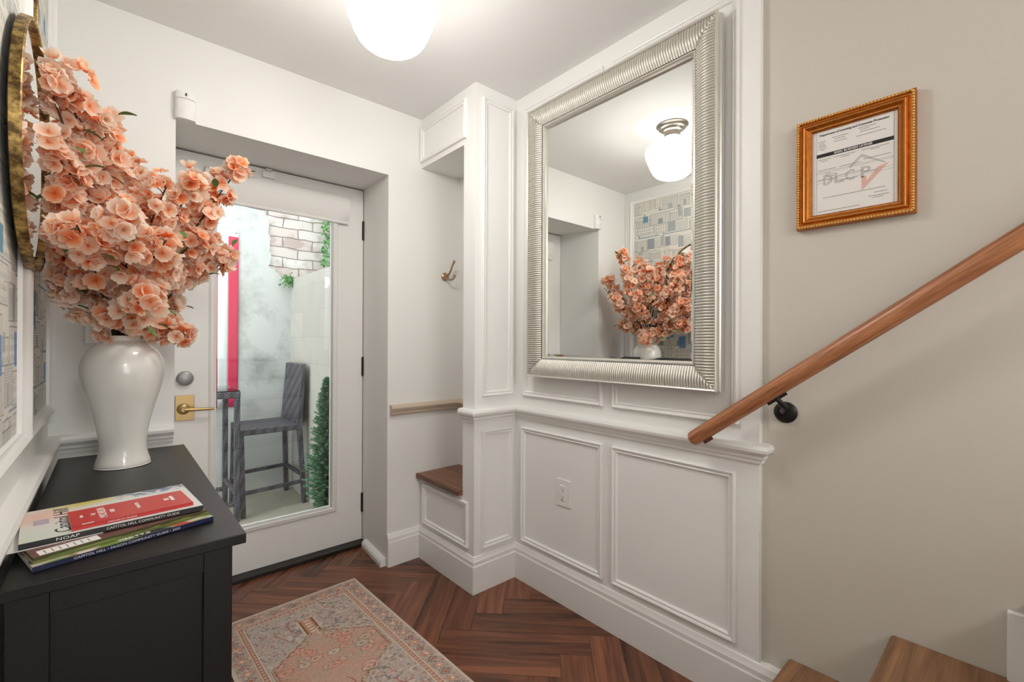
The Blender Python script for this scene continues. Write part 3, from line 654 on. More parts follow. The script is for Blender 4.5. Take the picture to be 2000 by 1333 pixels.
# ================================================================== cabinet, vase, magazines
def cabinet():
    t = thing('console_cabinet', 'black-brown shaker cabinet against the left wall under the vase', 'cabinet', (.03, 1.62, 0))
    x0, x1, y0, y1, zt = XL+.032, .213, 1.078, 2.158, .80
    box('cabinet_top', M['cab'], (x0, y0, zt-.021), (x1, y1, zt), t, .002)
    bx0, bx1, by0, by1, zb = XL+.036, .190, 1.100, 2.14, zt-.021
    b = MB(); sw = .052; rc = .012
    b.box((bx0, by0+rc, .05), (bx1-rc, by1, zb))
    b.build('cabinet_body', M['cab'], t, 20)
    e = MB()
    e.box((bx0, by0, .0), (bx0+sw, by0+rc, zb)).box((bx1-.048, by0, .0), (bx1, by0+rc+.03, zb)).box((bx0+sw, by0, zb-.045), (bx1-.048, by0+rc, zb)).box((bx0+sw, by0, .06), (bx1-.048, by0+rc, .11))
    e.box((bx0, by1-.03, 0), (bx0+.04, by1, .06)).box((bx1-.04, by1-.03, 0), (bx1, by1, .06))
    n4 = len(e.v)//8
    for q, nm in enumerate(('stile', 'stile', 'top_rail', 'bottom_rail', 'foot', 'foot')):
        MB().add(e.v[q*8:q*8+8], [(0,3,2,1),(4,5,6,7),(0,1,5,4),(1,2,6,5),(2,3,7,6),(3,0,4,7)]).build(nm, M['cab'], t, 20, .001)
    for k in range(2):
        ya = by0+.048+k*.50; yb = ya+.485
        d = box('door', M['cab'], (bx1-.012, ya, .07), (bx1+.002, yb, zb-.012), t, .001)
        for a in ((ya, .07, ya+.05, zb-.012), (yb-.05, .07, yb, zb-.012), (ya+.05, .07, yb-.05, .12), (ya+.05, zb-.062, yb-.05, zb-.012)):
            pass
        fr = MB().box((bx1+.002, ya, .07), (bx1+.010, ya+.05, zb-.012)).box((bx1+.002, yb-.05, .07), (bx1+.010, yb, zb-.012)).box((bx1+.002, ya+.05, .07), (bx1+.010, yb-.05, .12)).box((bx1+.002, ya+.05, zb-.062), (bx1+.010, yb-.05, zb-.012))
        fr.build('door_frame', M['cab'], d, 20)
cabinet()
VX, VY, VZ = .030, 1.925, .8005
def smooth_prof(pf, n=5):
    P = [Vector((a, 0, b)) for a, b in pf]; out = []
    for i in range(len(P)-1):
        p0, p1, p2, p3 = P[max(i-1, 0)], P[i], P[i+1], P[min(i+2, len(P)-1)]
        for k in range(n):
            q = k/n; v = .5*((2*p1)+(p2-p0)*q+(2*p0-5*p1+4*p2-p3)*q*q+(3*p1-p0-3*p2+p3)*q**3); out.append((max(.0005, v.x), v.z))
    return out+[(P[-1].x, P[-1].z)]
vz = thing('ceramic_vase', 'tall white glazed baluster vase on the black-brown cabinet', 'vase', (VX, VY, VZ))
vk = .79
vp = [(.001, 0), (.082, 0), (.088, .004), (.087, .014), (.078, .040), (.0755, .07), (.079, .10), (.089, .145), (.104, .195), (.120, .24), (.1305, .28), (.1335, .305), (.131, .328), (.120, .355), (.098, .378), (.072, .391), (.060, .398), (.0575, .408), (.0585, .414)]
inn = [(.0555, .414), (.0545, .405), (.056, .395), (.07, .385), (.09, .37)]
MB().lathe([(r*vk if z < .38 else r*(vk+(.93-vk)*min(1, (z-.38)/.03)), z) for r, z in smooth_prof(vp)+inn], (VX, VY, VZ), 72, cap=False).build('vase_body', M['ceramic'], vz, 60)

def magazine(name, label, c, ang, L, Wd, T, z, cover, spine_rgb, group=None, cat='magazine', paper=(226, 222, 212)):
    """c = front-left corner; local x along the spine edge, local y to the back"""
    t = thing(name, label, cat, (c[0], c[1], z), group)
    a = math.radians(ang); M4 = frame_m((c[0], c[1], z), (math.cos(a), math.sin(a), 0), (-math.sin(a), math.cos(a), 0))
    MB().box((.0008, .0006, .0006), (L-.001, Wd-.0015, T-.0006)).build('page_block', mat('page_block_'+name, paper, .7), t, 0, M4=M4)
    sp = MB().box((0, 0, 0), (L, .0006, T)).box((0, 0, 0), (L, Wd, .0005)).build('spine', mat('spine_'+name, spine_rgb, .4), t, 0, M4=M4)
    A_ = np.array(M4)
    def fn(U, V): x, y = U*L, V*Wd; return (A_[0, 0]*x+A_[0, 1]*y+A_[0, 3], A_[1, 0]*x+A_[1, 1]*y+A_[1, 3], 0*U+z+T)
    cv = grid_mesh('front_cover', cover, 1, 1, M['vc'], fn, t)
    return t, M4, sp, cv
def smooth_noise(ny, nx, k, r):
    a = r.normal(0, 1, (ny//k+3, nx//k+3)); yy = np.linspace(0, a.shape[0]-1.001, ny); xx = np.linspace(0, a.shape[1]-1.001, nx)
    y0 = yy.astype(int); x0 = xx.astype(int); fy = (yy-y0)[:, None]; fx = (xx-x0)[None]
    return (a[y0][:, x0]*(1-fy)*(1-fx)+a[y0+1][:, x0]*fy*(1-fx)+a[y0][:, x0+1]*(1-fy)*fx+a[y0+1][:, x0+1]*fy*fx)
r_ = np.random.default_rng(5)
def blend(base, top, m): return base*(1-m[..., None])+np.array(top, float)*m[..., None]
def photo_cover(nx, ny, pal, base):
    I = np.ones((ny, nx, 3))*np.array(base, float)
    for i, c in enumerate(pal):
        n = smooth_noise(ny, nx, 9+3*i, r_); I = blend(I, c, np.clip((n-.25)*2.2, 0, 1))
    return I
# bottom of the pile, dark blue spine
cA = photo_cover(140, 108, [(150, 84, 60), (236, 226, 214), (120, 150, 70), (190, 90, 70), (60, 60, 70)], (200, 190, 175))
tA, MA, spA, cvA = magazine('magazine', 'dark blue-spined community guide at the bottom of the magazine pile', (-.100, 1.128), 14.5, .281, .215, .0095, .8005, cA, (34, 40, 78), 'magazines piled on the cabinet')
text('spine_title', 'CAPITOL HILL • FAGON COMMUNITY GUIDE • 2022', .0062, M['whiteink'], MA @ frame_m((.135, -.0004, .0047), (1, 0, 0), (0, 0, 1)), spA, .165)
text('cover_word', 'NEWS', .018, M['whiteink'], MA @ Matrix.Translation((.145, .016, .0096)), cvA, .05, bold=.0005)
cB = photo_cover(120, 90, [(120, 140, 70), (150, 160, 90)], (104, 92, 66))
tB, MB_, spB, cvB = magazine('magazine', 'thin green-edged magazine above the blue-spined guide', (-.101, 1.143), 15.6, .277, .212, .004, .8103, cB, (110, 122, 60), 'magazines piled on the cabinet')
cC = np.ones((90, 120, 3))*np.array([122, 82, 76.]); cC += smooth_noise(90, 120, 12, r_)[..., None]*8
tC, MC, spC, cvC = magazine('magazine', 'thin brown magazine with a white address label under the pastel one', (-.100, 1.150), 16.2, .274, .208, .004, .8147, cC, (84, 86, 50), 'magazines piled on the cabinet')
lb = MB().box((.008, .003, .0041), (.092, .030, .0045)).build('address_label', M['paper'], cvC, 0, M4=MC)
ll = MB()
for i in range(7): ll.box((.016+.010*i, .007, .0044), (.0175+.010*i, .024, .0047))
ll.build('address_lines', M['greyink'], lb, 0, M4=MC)
lp = MB().box((.0, -.0, .0), (.14, .205, .0018)); lp_o = lp.build('folded_leaflet', M['paper'], None, 0, M4=frame_m((-.150, 1.196, .8190), (math.cos(.1), math.sin(.1), 0), (-math.sin(.1), math.cos(.1), 0)))
lp_o.name = 'leaflet'; tag(lp_o, 'folded white leaflet poking out left below the pastel magazine', 'leaflet')
# pastel top magazine
nx, ny = 150, 116; U, V = np.meshgrid(np.linspace(0, 1, nx), np.linspace(0, 1, ny))
cD = np.ones((ny, nx, 3))*np.array([228, 230, 226.])
cD = blend(cD, (206, 216, 190), np.clip((.45-U)*1.6, 0, 1)*np.clip((.5-V)*1.8, 0, 1))
cD = blend(cD, (240, 196, 180), np.exp(-((U-.10)**2/.03+(V-.72)**2/.05))); cD = blend(cD, (214, 196, 84), np.exp(-((U-.36)**2/.03+(V-1.0)**2/.02)))
nz = smooth_noise(ny, nx, 5, r_); mk = np.clip((U-.50)*6, 0, 1)*np.clip((V-.80)*9, 0, 1)*np.clip(nz*1.5+.5, 0, 1)
cD = blend(cD, (92, 112, 140), mk); cD = blend(cD, (226, 200, 206), np.clip((U-.5)*6, 0, 1)*np.clip((V-.8)*9, 0, 1)*np.clip(-nz-.2, 0, 1))
TD = .0105
tD, MD, spD, cvD = magazine('magazine', 'pastel community guide with a black spine on top of the magazine pile', (-.124, 1.199), 4.8, .281, .215, TD, .8212, cD, (30, 32, 30), 'magazines piled on the cabinet')
text('spine_title', 'CAPITOL HILL COMMUNITY GUIDE', .0068, M['whiteink'], MD @ frame_m((.178, -.0004, TD/2), (1, 0, 0), (0, 0, 1)), spD, .118)
text('spine_name', 'NOAP', .0078, M['whiteink'], MD @ frame_m((.064, -.0004, TD/2), (1, 0, 0), (0, 0, 1)), spD, .032)
text('cover_title', 'Capitol Hill', .034, M['ink'], MD @ Matrix.Translation((.060, .105, TD+.0001)) @ Matrix.Rotation(math.pi/2, 4, 'Z'), cvD, .175, shear=.25)
sm_ = MB().box((.018, .10, TD), (.040, .135, TD+.0003)).build('cover_stamp', mat('mauve_ink', (188, 172, 190), .6), cvD, 0, M4=MD)
# red guide
tE = thing('guide_book', 'narrow red restaurant guide lying on the pastel magazine', 'book', (-.055, 1.21, .832))
ME = frame_m((-.0555, 1.2165, .8320), (math.cos(.105), math.sin(.105), 0), (-math.sin(.105), math.cos(.105), 0))
MR = mat('red_cover', (206, 40, 34), .32, coat=.2)
EL, EW, ET = .196, .118, .0065
MB().box((.0006, .0006, .0006), (EL-.0008, EW-.001, ET-.0006)).build('page_block', M['paper'], tE, 0, M4=ME)
cvE = MB().box((0, 0, ET-.0006), (EL, EW, ET)).box((0, 0, 0), (EL, .0007, ET)).box((0, 0, 0), (EL, EW, .0006)).build('red_cover', MR, tE, 0, M4=ME)
for nm, bd, sz, x, w_ in (('title_line', 'THE', .009, .036, .014), ('title_line', 'MICHELIN', .017, .050, .075), ('title_line', 'GUIDE', .010, .066, .022), ('subtitle', 'WASHINGTON', .008, .108, .045), ('small_line', '2020', .006, .018, .014)):
    text(nm, bd, sz, M['whiteink'], ME @ Matrix.Translation((x, EW*.55, ET+.0001)) @ Matrix.Rotation(math.pi/2, 4, 'Z'), cvE, w_, bold=.0003)
text('corner_year', '2020', .007, M['whiteink'], ME @ Matrix.Translation((.024, .010, ET+.0001)), cvE, .018, bold=.0003)
# little waving figure is a trade character and is left out; a plain mark keeps its place
MB().box((EL-.030, EW*.42, ET), (EL-.024, EW*.72, ET+.0003)).box((EL-.042, EW*.5, ET), (EL-.033, EW*.62, ET+.0003)).build('corner_mark', M['whiteink'], cvE, 0, M4=ME)
text('spine_title', 'MICHELIN GUIDE', .004, M['whiteink'], ME @ frame_m((.075, -.0003, ET/2), (1, 0, 0), (0, 0, 1)), cvE, .045)

# ================================================================== round mirror
def round_mirror():
    cy, cz, R = 1.585, 1.655, .290; xb = XL+.012
    t = thing('round_mirror', 'round mirror with a deep antique brass rim on the wallpapered left wall', 'mirror', (xb, cy, cz-R))
    M4 = frame_m((xb, cy, cz), (0, 1, 0), (0, 0, 1))
    ring = [(R-.004, .0), (R, .002), (R, .018), (R-.002, .020), (R-.006, .020), (R-.008, .018), (R-.008, .006), (R-.010, .0)]
    MB().lathe(ring+[ring[0]], (0, 0, 0), 120, cap=False).build('brass_rim', M['antique'], t, 40, M4=M4)
    MB().lathe([(.001, .010), (R-.008, .010)], (0, 0, 0), 120, cap=False).build('mirror_glass', M['mirror'], t, 0, M4=M4)
    MB().lathe([(.001, .0), (R-.010, .0), (R-.010, .008), (.001, .008)], (0, 0, 0), 80, cap=False).build('backing_board', M['slot'], t, 30, M4=M4)
    zt = cz+R
    box('hanging_strap', M['leather'], (xb-.006, cy-.030, zt-.01), (xb-.002, cy+.004, ZC-.10), t, .001)
    box('strap_buckle', M['antique'], (xb+.002, cy+.004, zt-.004), (xb+.016, cy+.020, zt+.22), t, .003)
    MB().tube([(xb-.012+.0015, cy, cz), (xb, cy, cz)], .03, 14).build('wall_spacer', M['slot'], t, 40)
round_mirror()

# ================================================================== rug
def rug():
    Wd, Ln, cell = .61, 1.83, .0021; nx, ny = int(Wd/cell), int(Ln/cell); r = np.random.default_rng(2)
    X, Y = np.meshgrid((np.arange(nx)+.5)*cell-Wd/2, (np.arange(ny)+.5)*cell)
    I = np.ones((ny, nx, 3))*np.array([190, 176, 166.])
    def speck(k, thr, c, a=1., mask=1.):
        nonlocal I
        n = smooth_noise(ny, nx, k, r); I = blend(I, c, np.clip((n-thr)*3, 0, 1)*a*mask)
    ex = Wd/2-np.abs(X); ey = np.minimum(Y, Ln-Y); e = np.minimum(ex, ey)
    field = (e > .095).astype(float); bord = ((e > .012) & (e <= .074)).astype(float)
    speck(4, .5, (150, 128, 120), .8, field); speck(3, .8, (196, 128, 112), .8, field); speck(3, .9, (120, 118, 116), .8, field); speck(5, .8, (216, 204, 190), .8, field)
    I = blend(I, (190, 160, 140), bord*.6)
    # border: repeating rosettes
    al = np.where(ex <= ey, Y, X); ph = np.mod(al, .085)-.0425; rad = np.hypot(ph, (e-.043)*1.1)
    I = blend(I, (204, 156, 130), bord*(rad < .019)); I = blend(I, (150, 150, 146), bord*((rad > .019) & (rad < .023))); I = blend(I, (224, 208, 186), bord*(rad < .007))
    d2 = np.abs(np.mod(al+.0425, .085)-.0425)+np.abs(e-.043); I = blend(I, (118, 116, 118), bord*(np.abs(d2-.018) < .003)); I = blend(I, (186, 104, 84), bord*(d2 < .009))
    speck(3, .7, (126, 118, 116), .7, bord); speck(3, .9, (190, 104, 88), .8, bord); speck(3, .9, (222, 206, 190), .8, bord)
    guard = ((e > .074) & (e <= .095)).astype(float); I = blend(I, (206, 166, 140), guard*.9)
    I = blend(I, (186, 110, 88), guard*(np.mod(al, .018) < .006)*(np.abs(e-.0845) < .005)); I = blend(I, (228, 206, 186), ((np.abs(e-.0745) < .0016) | (np.abs(e-.095) < .0016)).astype(float))
    I = blend(I, (110, 96, 92), ((np.abs(e-.078) < .0012) | (np.abs(e-.0915) < .0012)).astype(float)*.8)
    I = blend(I, (214, 200, 184), (e < .012).astype(float)*.85)
    # chain of hexagonal medallions
    def med(yc, off=0.):
        y = np.abs(Y-yc); x = np.abs(X)
        return np.maximum(x-.190+off, (x*.70+y-.205-.0)+off*.9)     # <0 inside
    zz = .004*np.sign(np.sin(X*2*math.pi/.011+0*Y)*np.sin(Y*2*math.pi/.011))
    for yc in (.50, 1.33):
        m = med(yc)+zz
        I = blend(I, (202, 190, 170), ((m < .016) & (m > .006)).astype(float)*field)
        I = blend(I, (128, 84, 66), ((m <= .006) & (m > .0)).astype(float)*field)
        ins = (m <= 0).astype(float)*field
        I = blend(I, (200, 160, 142), ins); n = smooth_noise(ny, nx, 18, r); I = blend(I, (190, 164, 146), ins*np.clip(n, 0, 1)*.8)
        I = blend(I, (190, 122, 98), ins*np.clip(np.abs(X)/.19-.5, 0, 1)*np.clip(smooth_noise(ny, nx, 10, r)+.4, 0, 1))
        for i in range(46):
            cx, cy2 = (r.random()-.5)*.36, yc+(r.random()-.5)*.38; rx, ry = .020+.008*r.random(), .014+.006*r.random()
            g = np.hypot((X-cx)/rx, (Y-cy2)/ry); g = g+.08*np.sin(8*np.arctan2(Y-cy2, X-cx))
            c1 = [(214, 176, 156), (204, 196, 178), (218, 160, 140), (196, 176, 158)][r.integers(4)]; c2 = [(156, 108, 92), (130, 124, 116), (178, 116, 96)][r.integers(3)]
            I = blend(I, c2, ins*((g < 1.12) & (g >= .95))*.8); I = blend(I, c1, ins*(g < .95)); I = blend(I, c2, ins*(g < .28)*.8)
        for sgn in (-1, 1):                  # pendants between the medallions
            ya = yc+sgn*.205; pm = (np.abs(X) < .030) & (sgn*(Y-ya) > -.008) & (sgn*(Y-ya) < .105)
            pm = pm.astype(float)*field; I = blend(I, (196, 142, 112), pm); I = blend(I, (122, 84, 66), pm*(np.abs(np.abs(X)-.024) < .003)); I = blend(I, (222, 206, 184), pm*((np.abs(X) < .012) & (np.mod(Y, .022) < .013)))
            I = blend(I, (216, 202, 182), ((np.abs(np.abs(X)-.033) < .003) & (sgn*(Y-ya) > 0) & (sgn*(Y-ya) < .105)).astype(float)*field)
    # corner vines
    for i in range(70):
        cx = (r.random()-.5)*.40; cy2 = .1+r.random()*(Ln-.2)
        if min(abs(cy2-.50), abs(cy2-1.33)) < .21-abs(cx)*.7: continue
        th = r.random()*6.28; n = 26; a = r.normal()*.35
        for q in range(n):
            cx += .0035*math.cos(th); cy2 += .0035*math.sin(th); th += a*.3
            if abs(cx) > .205: break
            i0, j0 = int(cy2/cell), int((cx+Wd/2)/cell)
            if 0 < i0 < ny-2 and 0 < j0 < nx-2: I[i0:i0+2, j0:j0+2] = [(176, 104, 90), (112, 110, 112), (222, 208, 190)][i % 3]
    I = I*.88+np.array([200, 184, 176.])*.12; I += r.normal(0, 10, (ny, nx, 1)); I = I*1.0
    t = thing('runner_rug', 'faded red and beige oriental runner rug on the herringbone floor', 'rug', (.63, 2.24, 0))
    a = math.radians(2.1); ca, sa = math.cos(a), math.sin(a); ox, oy = .925-.305*1., 2.238
    # local x to +X, local y (length) to -Y, tilted by 2.1 degrees
    def fn(U, V): x, y = (U-.5)*Wd, V*Ln; return (ox+x*ca+y*sa, oy+x*sa-y*ca, 0*U+.0075)
    rg = grid_mesh('woven_pile', I, 1, 1, M['rugm'], fn, t)
    P = [(-Wd/2-.001, -.001), (Wd/2+.001, -.001), (Wd/2+.001, Ln+.001), (-Wd/2-.001, Ln+.001)]
    MB().prism([(ox+x*ca+y*sa, oy+x*sa-y*ca) for x, y in P][::-1], .0062, Matrix.Translation((0, 0, .0008))).build('rug_backing', mat('rug_edge', (204, 186, 170), .9), t, 0)
rug()

# ================================================================== blossom branches
def blossom_mesh(name, R, cup, seed, double=False):
    r = np.random.default_rng(seed); V = []; Fc = []; Tt = []
    for layer in range(2 if double else 1):
        for p in range(5):
            a = 2*math.pi*(p+.5*layer)/5+r.normal()*.08; Rl = R*(1-.3*layer)*(1+r.normal()*.05); c = cup*(1+.8*layer)+r.normal()*.10
            k = len(V); nu, nv = 6, 5; lift = .0012*(p % 2)+.0015*layer
            for i in range(nu):
                u = i/(nu-1); wv = Rl*.54*math.sin(math.pi*min(.90, .12+.70*u))**.8
                if u < .05: wv = Rl*.10
                for j in range(nv):
                    v = (j/(nv-1)-.5)*2; rr = Rl*u*(1-.10*(1-abs(v))*(u > .9)-.10*v*v*u); x = rr; y = wv*v
                    z = Rl*c*(u**1.3)+Rl*.10*v*v*u+Rl*.05*math.sin(3*v+p+seed)*u+lift
                    V.append((x*math.cos(a)-y*math.sin(a), x*math.sin(a)+y*math.cos(a), z)); Tt.append(u)
            for i in range(nu-1):
                for j in range(nv-1): Fc.append((k+i*nv+j, k+i*nv+j+1, k+(i+1)*nv+j+1, k+(i+1)*nv+j))
    for i in range(9):       # stamens
        a = 2*math.pi*i/9+r.random(); rr = R*(.10+.12*r.random()); h = R*(.20+.12*r.random()); k = len(V); wd = R*.014
        V += [(0, 0, 0), (rr*math.cos(a)-wd*math.sin(a), rr*math.sin(a)+wd*math.cos(a), h), (rr*math.cos(a)+wd*math.sin(a), rr*math.sin(a)-wd*math.cos(a), h+wd)]; Tt += [-1, -1, -1]; Fc.append((k, k+1, k+2))
    k = len(V); cz = -R*.18      # calyx
    V += [(0, 0, cz)]+[(R*.09*math.cos(q*2*math.pi/6), R*.09*math.sin(q*2*math.pi/6), R*.02) for q in range(6)]; Tt += [-2]*7
    Fc += [(k, k+1+q, k+1+(q+1) % 6) for q in range(6)]
    me = bpy.data.meshes.new(name); me.from_pydata(V, [], Fc)
    at = me.attributes.new('rad', 'FLOAT', 'POINT'); at.data.foreach_set('value', np.array(Tt, dtype=np.float32)); me.shade_smooth()
    me.materials.append(M['petal']); return me
pm = bpy.data.materials.new('peach_silk_petal'); pm.use_nodes = True; nt = pm.node_tree; b_ = nt.nodes['Principled BSDF']
at = nt.nodes.new('ShaderNodeAttribute'); at.attribute_name = 'rad'; oi = nt.nodes.new('ShaderNodeObjectInfo')
def ramp(stops):
    r = nt.nodes.new('ShaderNodeValToRGB'); e = r.color_ramp.elements
    while len(e) < len(stops): e.new(.5)
    for i, (p, c) in enumerate(stops): e[i].position = p; e[i].color = (*lin(c), 1)
    nt.links.new(at.outputs['Fac'], r.inputs[0]); return r
deep = ramp([(0, (244, 122, 60)), (.4, (250, 164, 112)), (.74, (253, 206, 166)), (1, (255, 240, 222))])
pale = ramp([(0, (248, 166, 116)), (.30, (253, 214, 182)), (.7, (255, 235, 216)), (1, (255, 247, 238))])
mr = nt.nodes.new('ShaderNodeMapRange'); mr.inputs['From Min'].default_value = .1; mr.inputs['From Max'].default_value = .7
nt.links.new(oi.outputs['Random'], mr.inputs['Value'])
mx = nt.nodes.new('ShaderNodeMix'); mx.data_type = 'RGBA'
nt.links.new(mr.outputs[0], mx.inputs[0]); nt.links.new(deep.outputs[0], mx.inputs[6]); nt.links.new(pale.outputs[0], mx.inputs[7])
lt = nt.nodes.new('ShaderNodeMath'); lt.operation = 'LESS_THAN'; lt.inputs[1].default_value = -.5; nt.links.new(at.outputs['Fac'], lt.inputs[0])
m2 = nt.nodes.new('ShaderNodeMix'); m2.data_type = 'RGBA'; m2.inputs[7].default_value = (*lin((176, 96, 60)), 1)
nt.links.new(lt.outputs[0], m2.inputs[0]); nt.links.new(mx.outputs[2], m2.inputs[6])
nt.links.new(m2.outputs[2], b_.inputs['Base Color']); b_.inputs['Roughness'].default_value = .7; b_.inputs['Specular IOR Level'].default_value = .2
tr = nt.nodes.new('ShaderNodeBsdfTranslucent'); nt.links.new(m2.outputs[2], tr.inputs[0]); ms = nt.nodes.new('ShaderNodeMixShader'); ms.inputs[0].default_value = .5
nt.links.new(b_.outputs[0], ms.inputs[1]); nt.links.new(tr.outputs[0], ms.inputs[2]); nt.links.new(ms.outputs[0], nt.nodes['Material Output'].inputs[0])
M['petal'] = pm
BM = [blossom_mesh('blossom', .030, .38, 1), blossom_mesh('blossom', .027, .75, 2), blossom_mesh('blossom', .032, .22, 3), blossom_mesh('blossom', .028, .55, 4, True), blossom_mesh('blossom', .024, 1.0, 5)]
def leaf_mesh():
    V = []; Fc = []; n = 6
    for i in range(n+1):
        u = i/n; wv = .011*math.sin(math.pi*min(1, u*.96+.02)); z = .006*math.sin(u*2.4)
        V += [(.042*u, -wv, z+.003), (.042*u, 0, z), (.042*u, wv, z+.003)]
    for i in range(n): Fc += [(i*3, i*3+3, i*3+4, i*3+1), (i*3+1, i*3+4, i*3+5, i*3+2)]
    me = bpy.data.meshes.new('leaf'); me.from_pydata(V, [], Fc); me.shade_smooth(); me.materials.append(M['leaf']); return me
LM = leaf_mesh()
rb = random.Random(21)
MOUTH = Vector((VX, VY, VZ+.404))
def view_pt(px, py, Y):
    """world point seen at a photo pixel, at depth plane Y (used only to measure where each branch tip stands)"""
    d = F+RR*((px-1000)/891.245)-UU*((py-666.5)/891.245); s_ = Y/d.y
    return Vector((d.x*s_, Y, 1.2+d.z*s_))
def inside(p):   # keep blossoms off the walls, mirror and table
    p.x = max(p.x, XL+.030 if not (1.24 < p.y < 1.92 and 1.32 < p.z < 1.99) else XL+.052)
    p.y = min(p.y, YD-.035 if not (.22 < p.x < 1.1 and p.z < 2.05) else YD+.2)
    return p
def branch(tip, nb, label, start=.30, spread=.055, sag=0.):
    t = thing('blossom_branch', label, 'flower branch', MOUTH, 'peach blossom branches in the vase')
    root = MOUTH+Vector((rb.uniform(-.03, .03), rb.uniform(-.03, .03), -.16)); mth = MOUTH+Vector((rb.uniform(-.028, .028), rb.uniform(-.028, .028), .008))
    tip = Vector(tip); mid = mth*.45+tip*.55+Vector((0, 0, .06+sag)); mid.x = max(mid.x, XL+.05)
    pts = [root, mth]
    for i in range(1, 11):
        q = i/10; pts.append(mth*(1-q)**2+mid*2*q*(1-q)+tip*q*q)
    st_ = MB().tube(pts, [.0045]*3+[.0042-.0003*i for i in range(9)], 7); twigs = []
    nb = int(nb*1.9)
    for k in range(nb):
        q = start+(1-start)*((k+rb.random())/nb)**.9; base = mth*(1-q)**2+mid*2*q*(1-q)+tip*q*q
        if k % 6 == 0:
            dv = Vector((rb.gauss(0, 1), rb.gauss(0, 1), rb.gauss(0, 1))).normalized(); hub = inside(base+dv*spread*(.6+.5*rb.random())*(1.1-.72*q))
            st_.tube([base, (base+hub)/2+Vector((0, 0, .004)), hub], [.0018, .0014, .0011], 5)
        else: dv = Vector((rb.gauss(0, 1), rb.gauss(0, 1), rb.gauss(0, 1))).normalized()
        p = inside(hub+dv*rb.uniform(.012, .034)) if k else inside(base)
        nrm = ((p-base).normalized()*.7+dv*.6+(p-MOUTH).normalized()*.45+Vector((0, -.15, 0))).normalized()
        o = bpy.data.objects.new('blossom', BM[rb.choice((0, 0, 1, 2, 2, 3, 4))]); COL.objects.link(o); o.parent = t
        o.matrix_parent_inverse = Matrix.Translation(-MOUTH)
        o.matrix_basis = Matrix.Translation(p) @ nrm.to_track_quat('Z', 'Y').to_matrix().to_4x4() @ Matrix.Rotation(rb.random()*6.28, 4, 'Z') @ Matrix.Scale(rb.uniform(.68, .92), 4)
    st_.build('stem', M['stem'], t, 60)
    for k in range(3):
        q = rb.uniform(start, 1); base = mth*(1-q)**2+mid*2*q*(1-q)+tip*q*q; dv = Vector((rb.gauss(0, 1), rb.gauss(0, 1), rb.gauss(0, .6))).normalized()
        o = bpy.data.objects.new('leaf', LM); COL.objects.link(o); o.parent = t; o.matrix_parent_inverse = Matrix.Translation(-MOUTH)
        o.matrix_basis = Matrix.Translation(inside(base+dv*.05)) @ dv.to_track_quat('X', 'Z').to_matrix().to_4x4()
BR = [
 ((80, 122, 1.58), 44, 'tall blossom branch beside the round mirror, its tip highest at the left', .35),
 ((118, 130, 1.60), 46, 'tall upright blossom branch, second from the round mirror', .35),
 ((185, 205, 1.66), 46, 'blossom branch forming the sloping upper left outline of the bouquet', .35),
 ((85, 270, 1.56), 46, 'blossom branch in front of the middle of the round mirror', .30),
 ((150, 235, 1.84), 44, 'blossom branch rising behind the upper left blooms near the wallpaper', .40),
 ((222, 285, 2.02), 44, 'blossom branch at the back rising straight up from the vase', .40),
 ((262, 325, 1.80), 46, 'blossom branch in the dip between the left and right peaks of the bouquet', .35),
 ((472, 325, 1.94), 44, 'long blossom branch reaching farthest right across the top of the door', .45),
 ((392, 345, 1.82), 46, 'blossom branch just left of the long one crossing the door', .40),
 ((325, 365, 1.62), 46, 'blossom branch leaning forward over the light wall left of the door', .30),
 ((452, 492, 2.03), 44, 'blossom branch reaching right over the red and white flag', .40),
 ((400, 455, 1.90), 44, 'blossom branch below the right peak, in front of the door glass edge', .35),
 ((362, 655, 1.84), 42, 'lowest blossom branch drooping right of the vase neck', .30),
 ((108, 540, 1.76), 34, 'small blossom branch drooping left below the round mirror', .40),
 ((300, 580, 1.58), 44, 'pale blossom branch hanging in front above the vase mouth', .35),
 ((205, 612, 1.80), 40, 'blossom branch spreading low just left above the vase mouth', .25),
 ((150, 440, 1.50), 46, 'blossom branch thrust forward at the left centre of the bouquet', .25),
 ((235, 410, 1.45), 46, 'blossom branch coming straight towards the viewer at the centre', .20),
 ((325, 470, 1.55), 46, 'blossom branch coming forward at the right centre of the bouquet', .25),
 ((330, 590, 2.08), 44, 'blossom branch at the back low towards the door recess', .30),
 ((405, 420, 2.12), 44, 'blossom branch at the back leaning towards the door recess', .35),
 ((95, 440, 1.62), 40, 'blossom branch pressed beside the lower half of the round mirror', .30),
]
for (px, py, Y), nb, lab, st0 in BR: branch(view_pt(px, py, Y), nb, lab, st0)

# ================================================================== outside: courtyard
ZP = -.05
struct(box('ground_patio', M['concrete'], (-3, 2.78, ZP-.1), (3.5, 4.6, ZP), None, 0))
struct(box('wall_outside_house', M['stucco'], (XR+.12, 2.62, ZP), (3.5, 2.78, 3.6), None, 0))
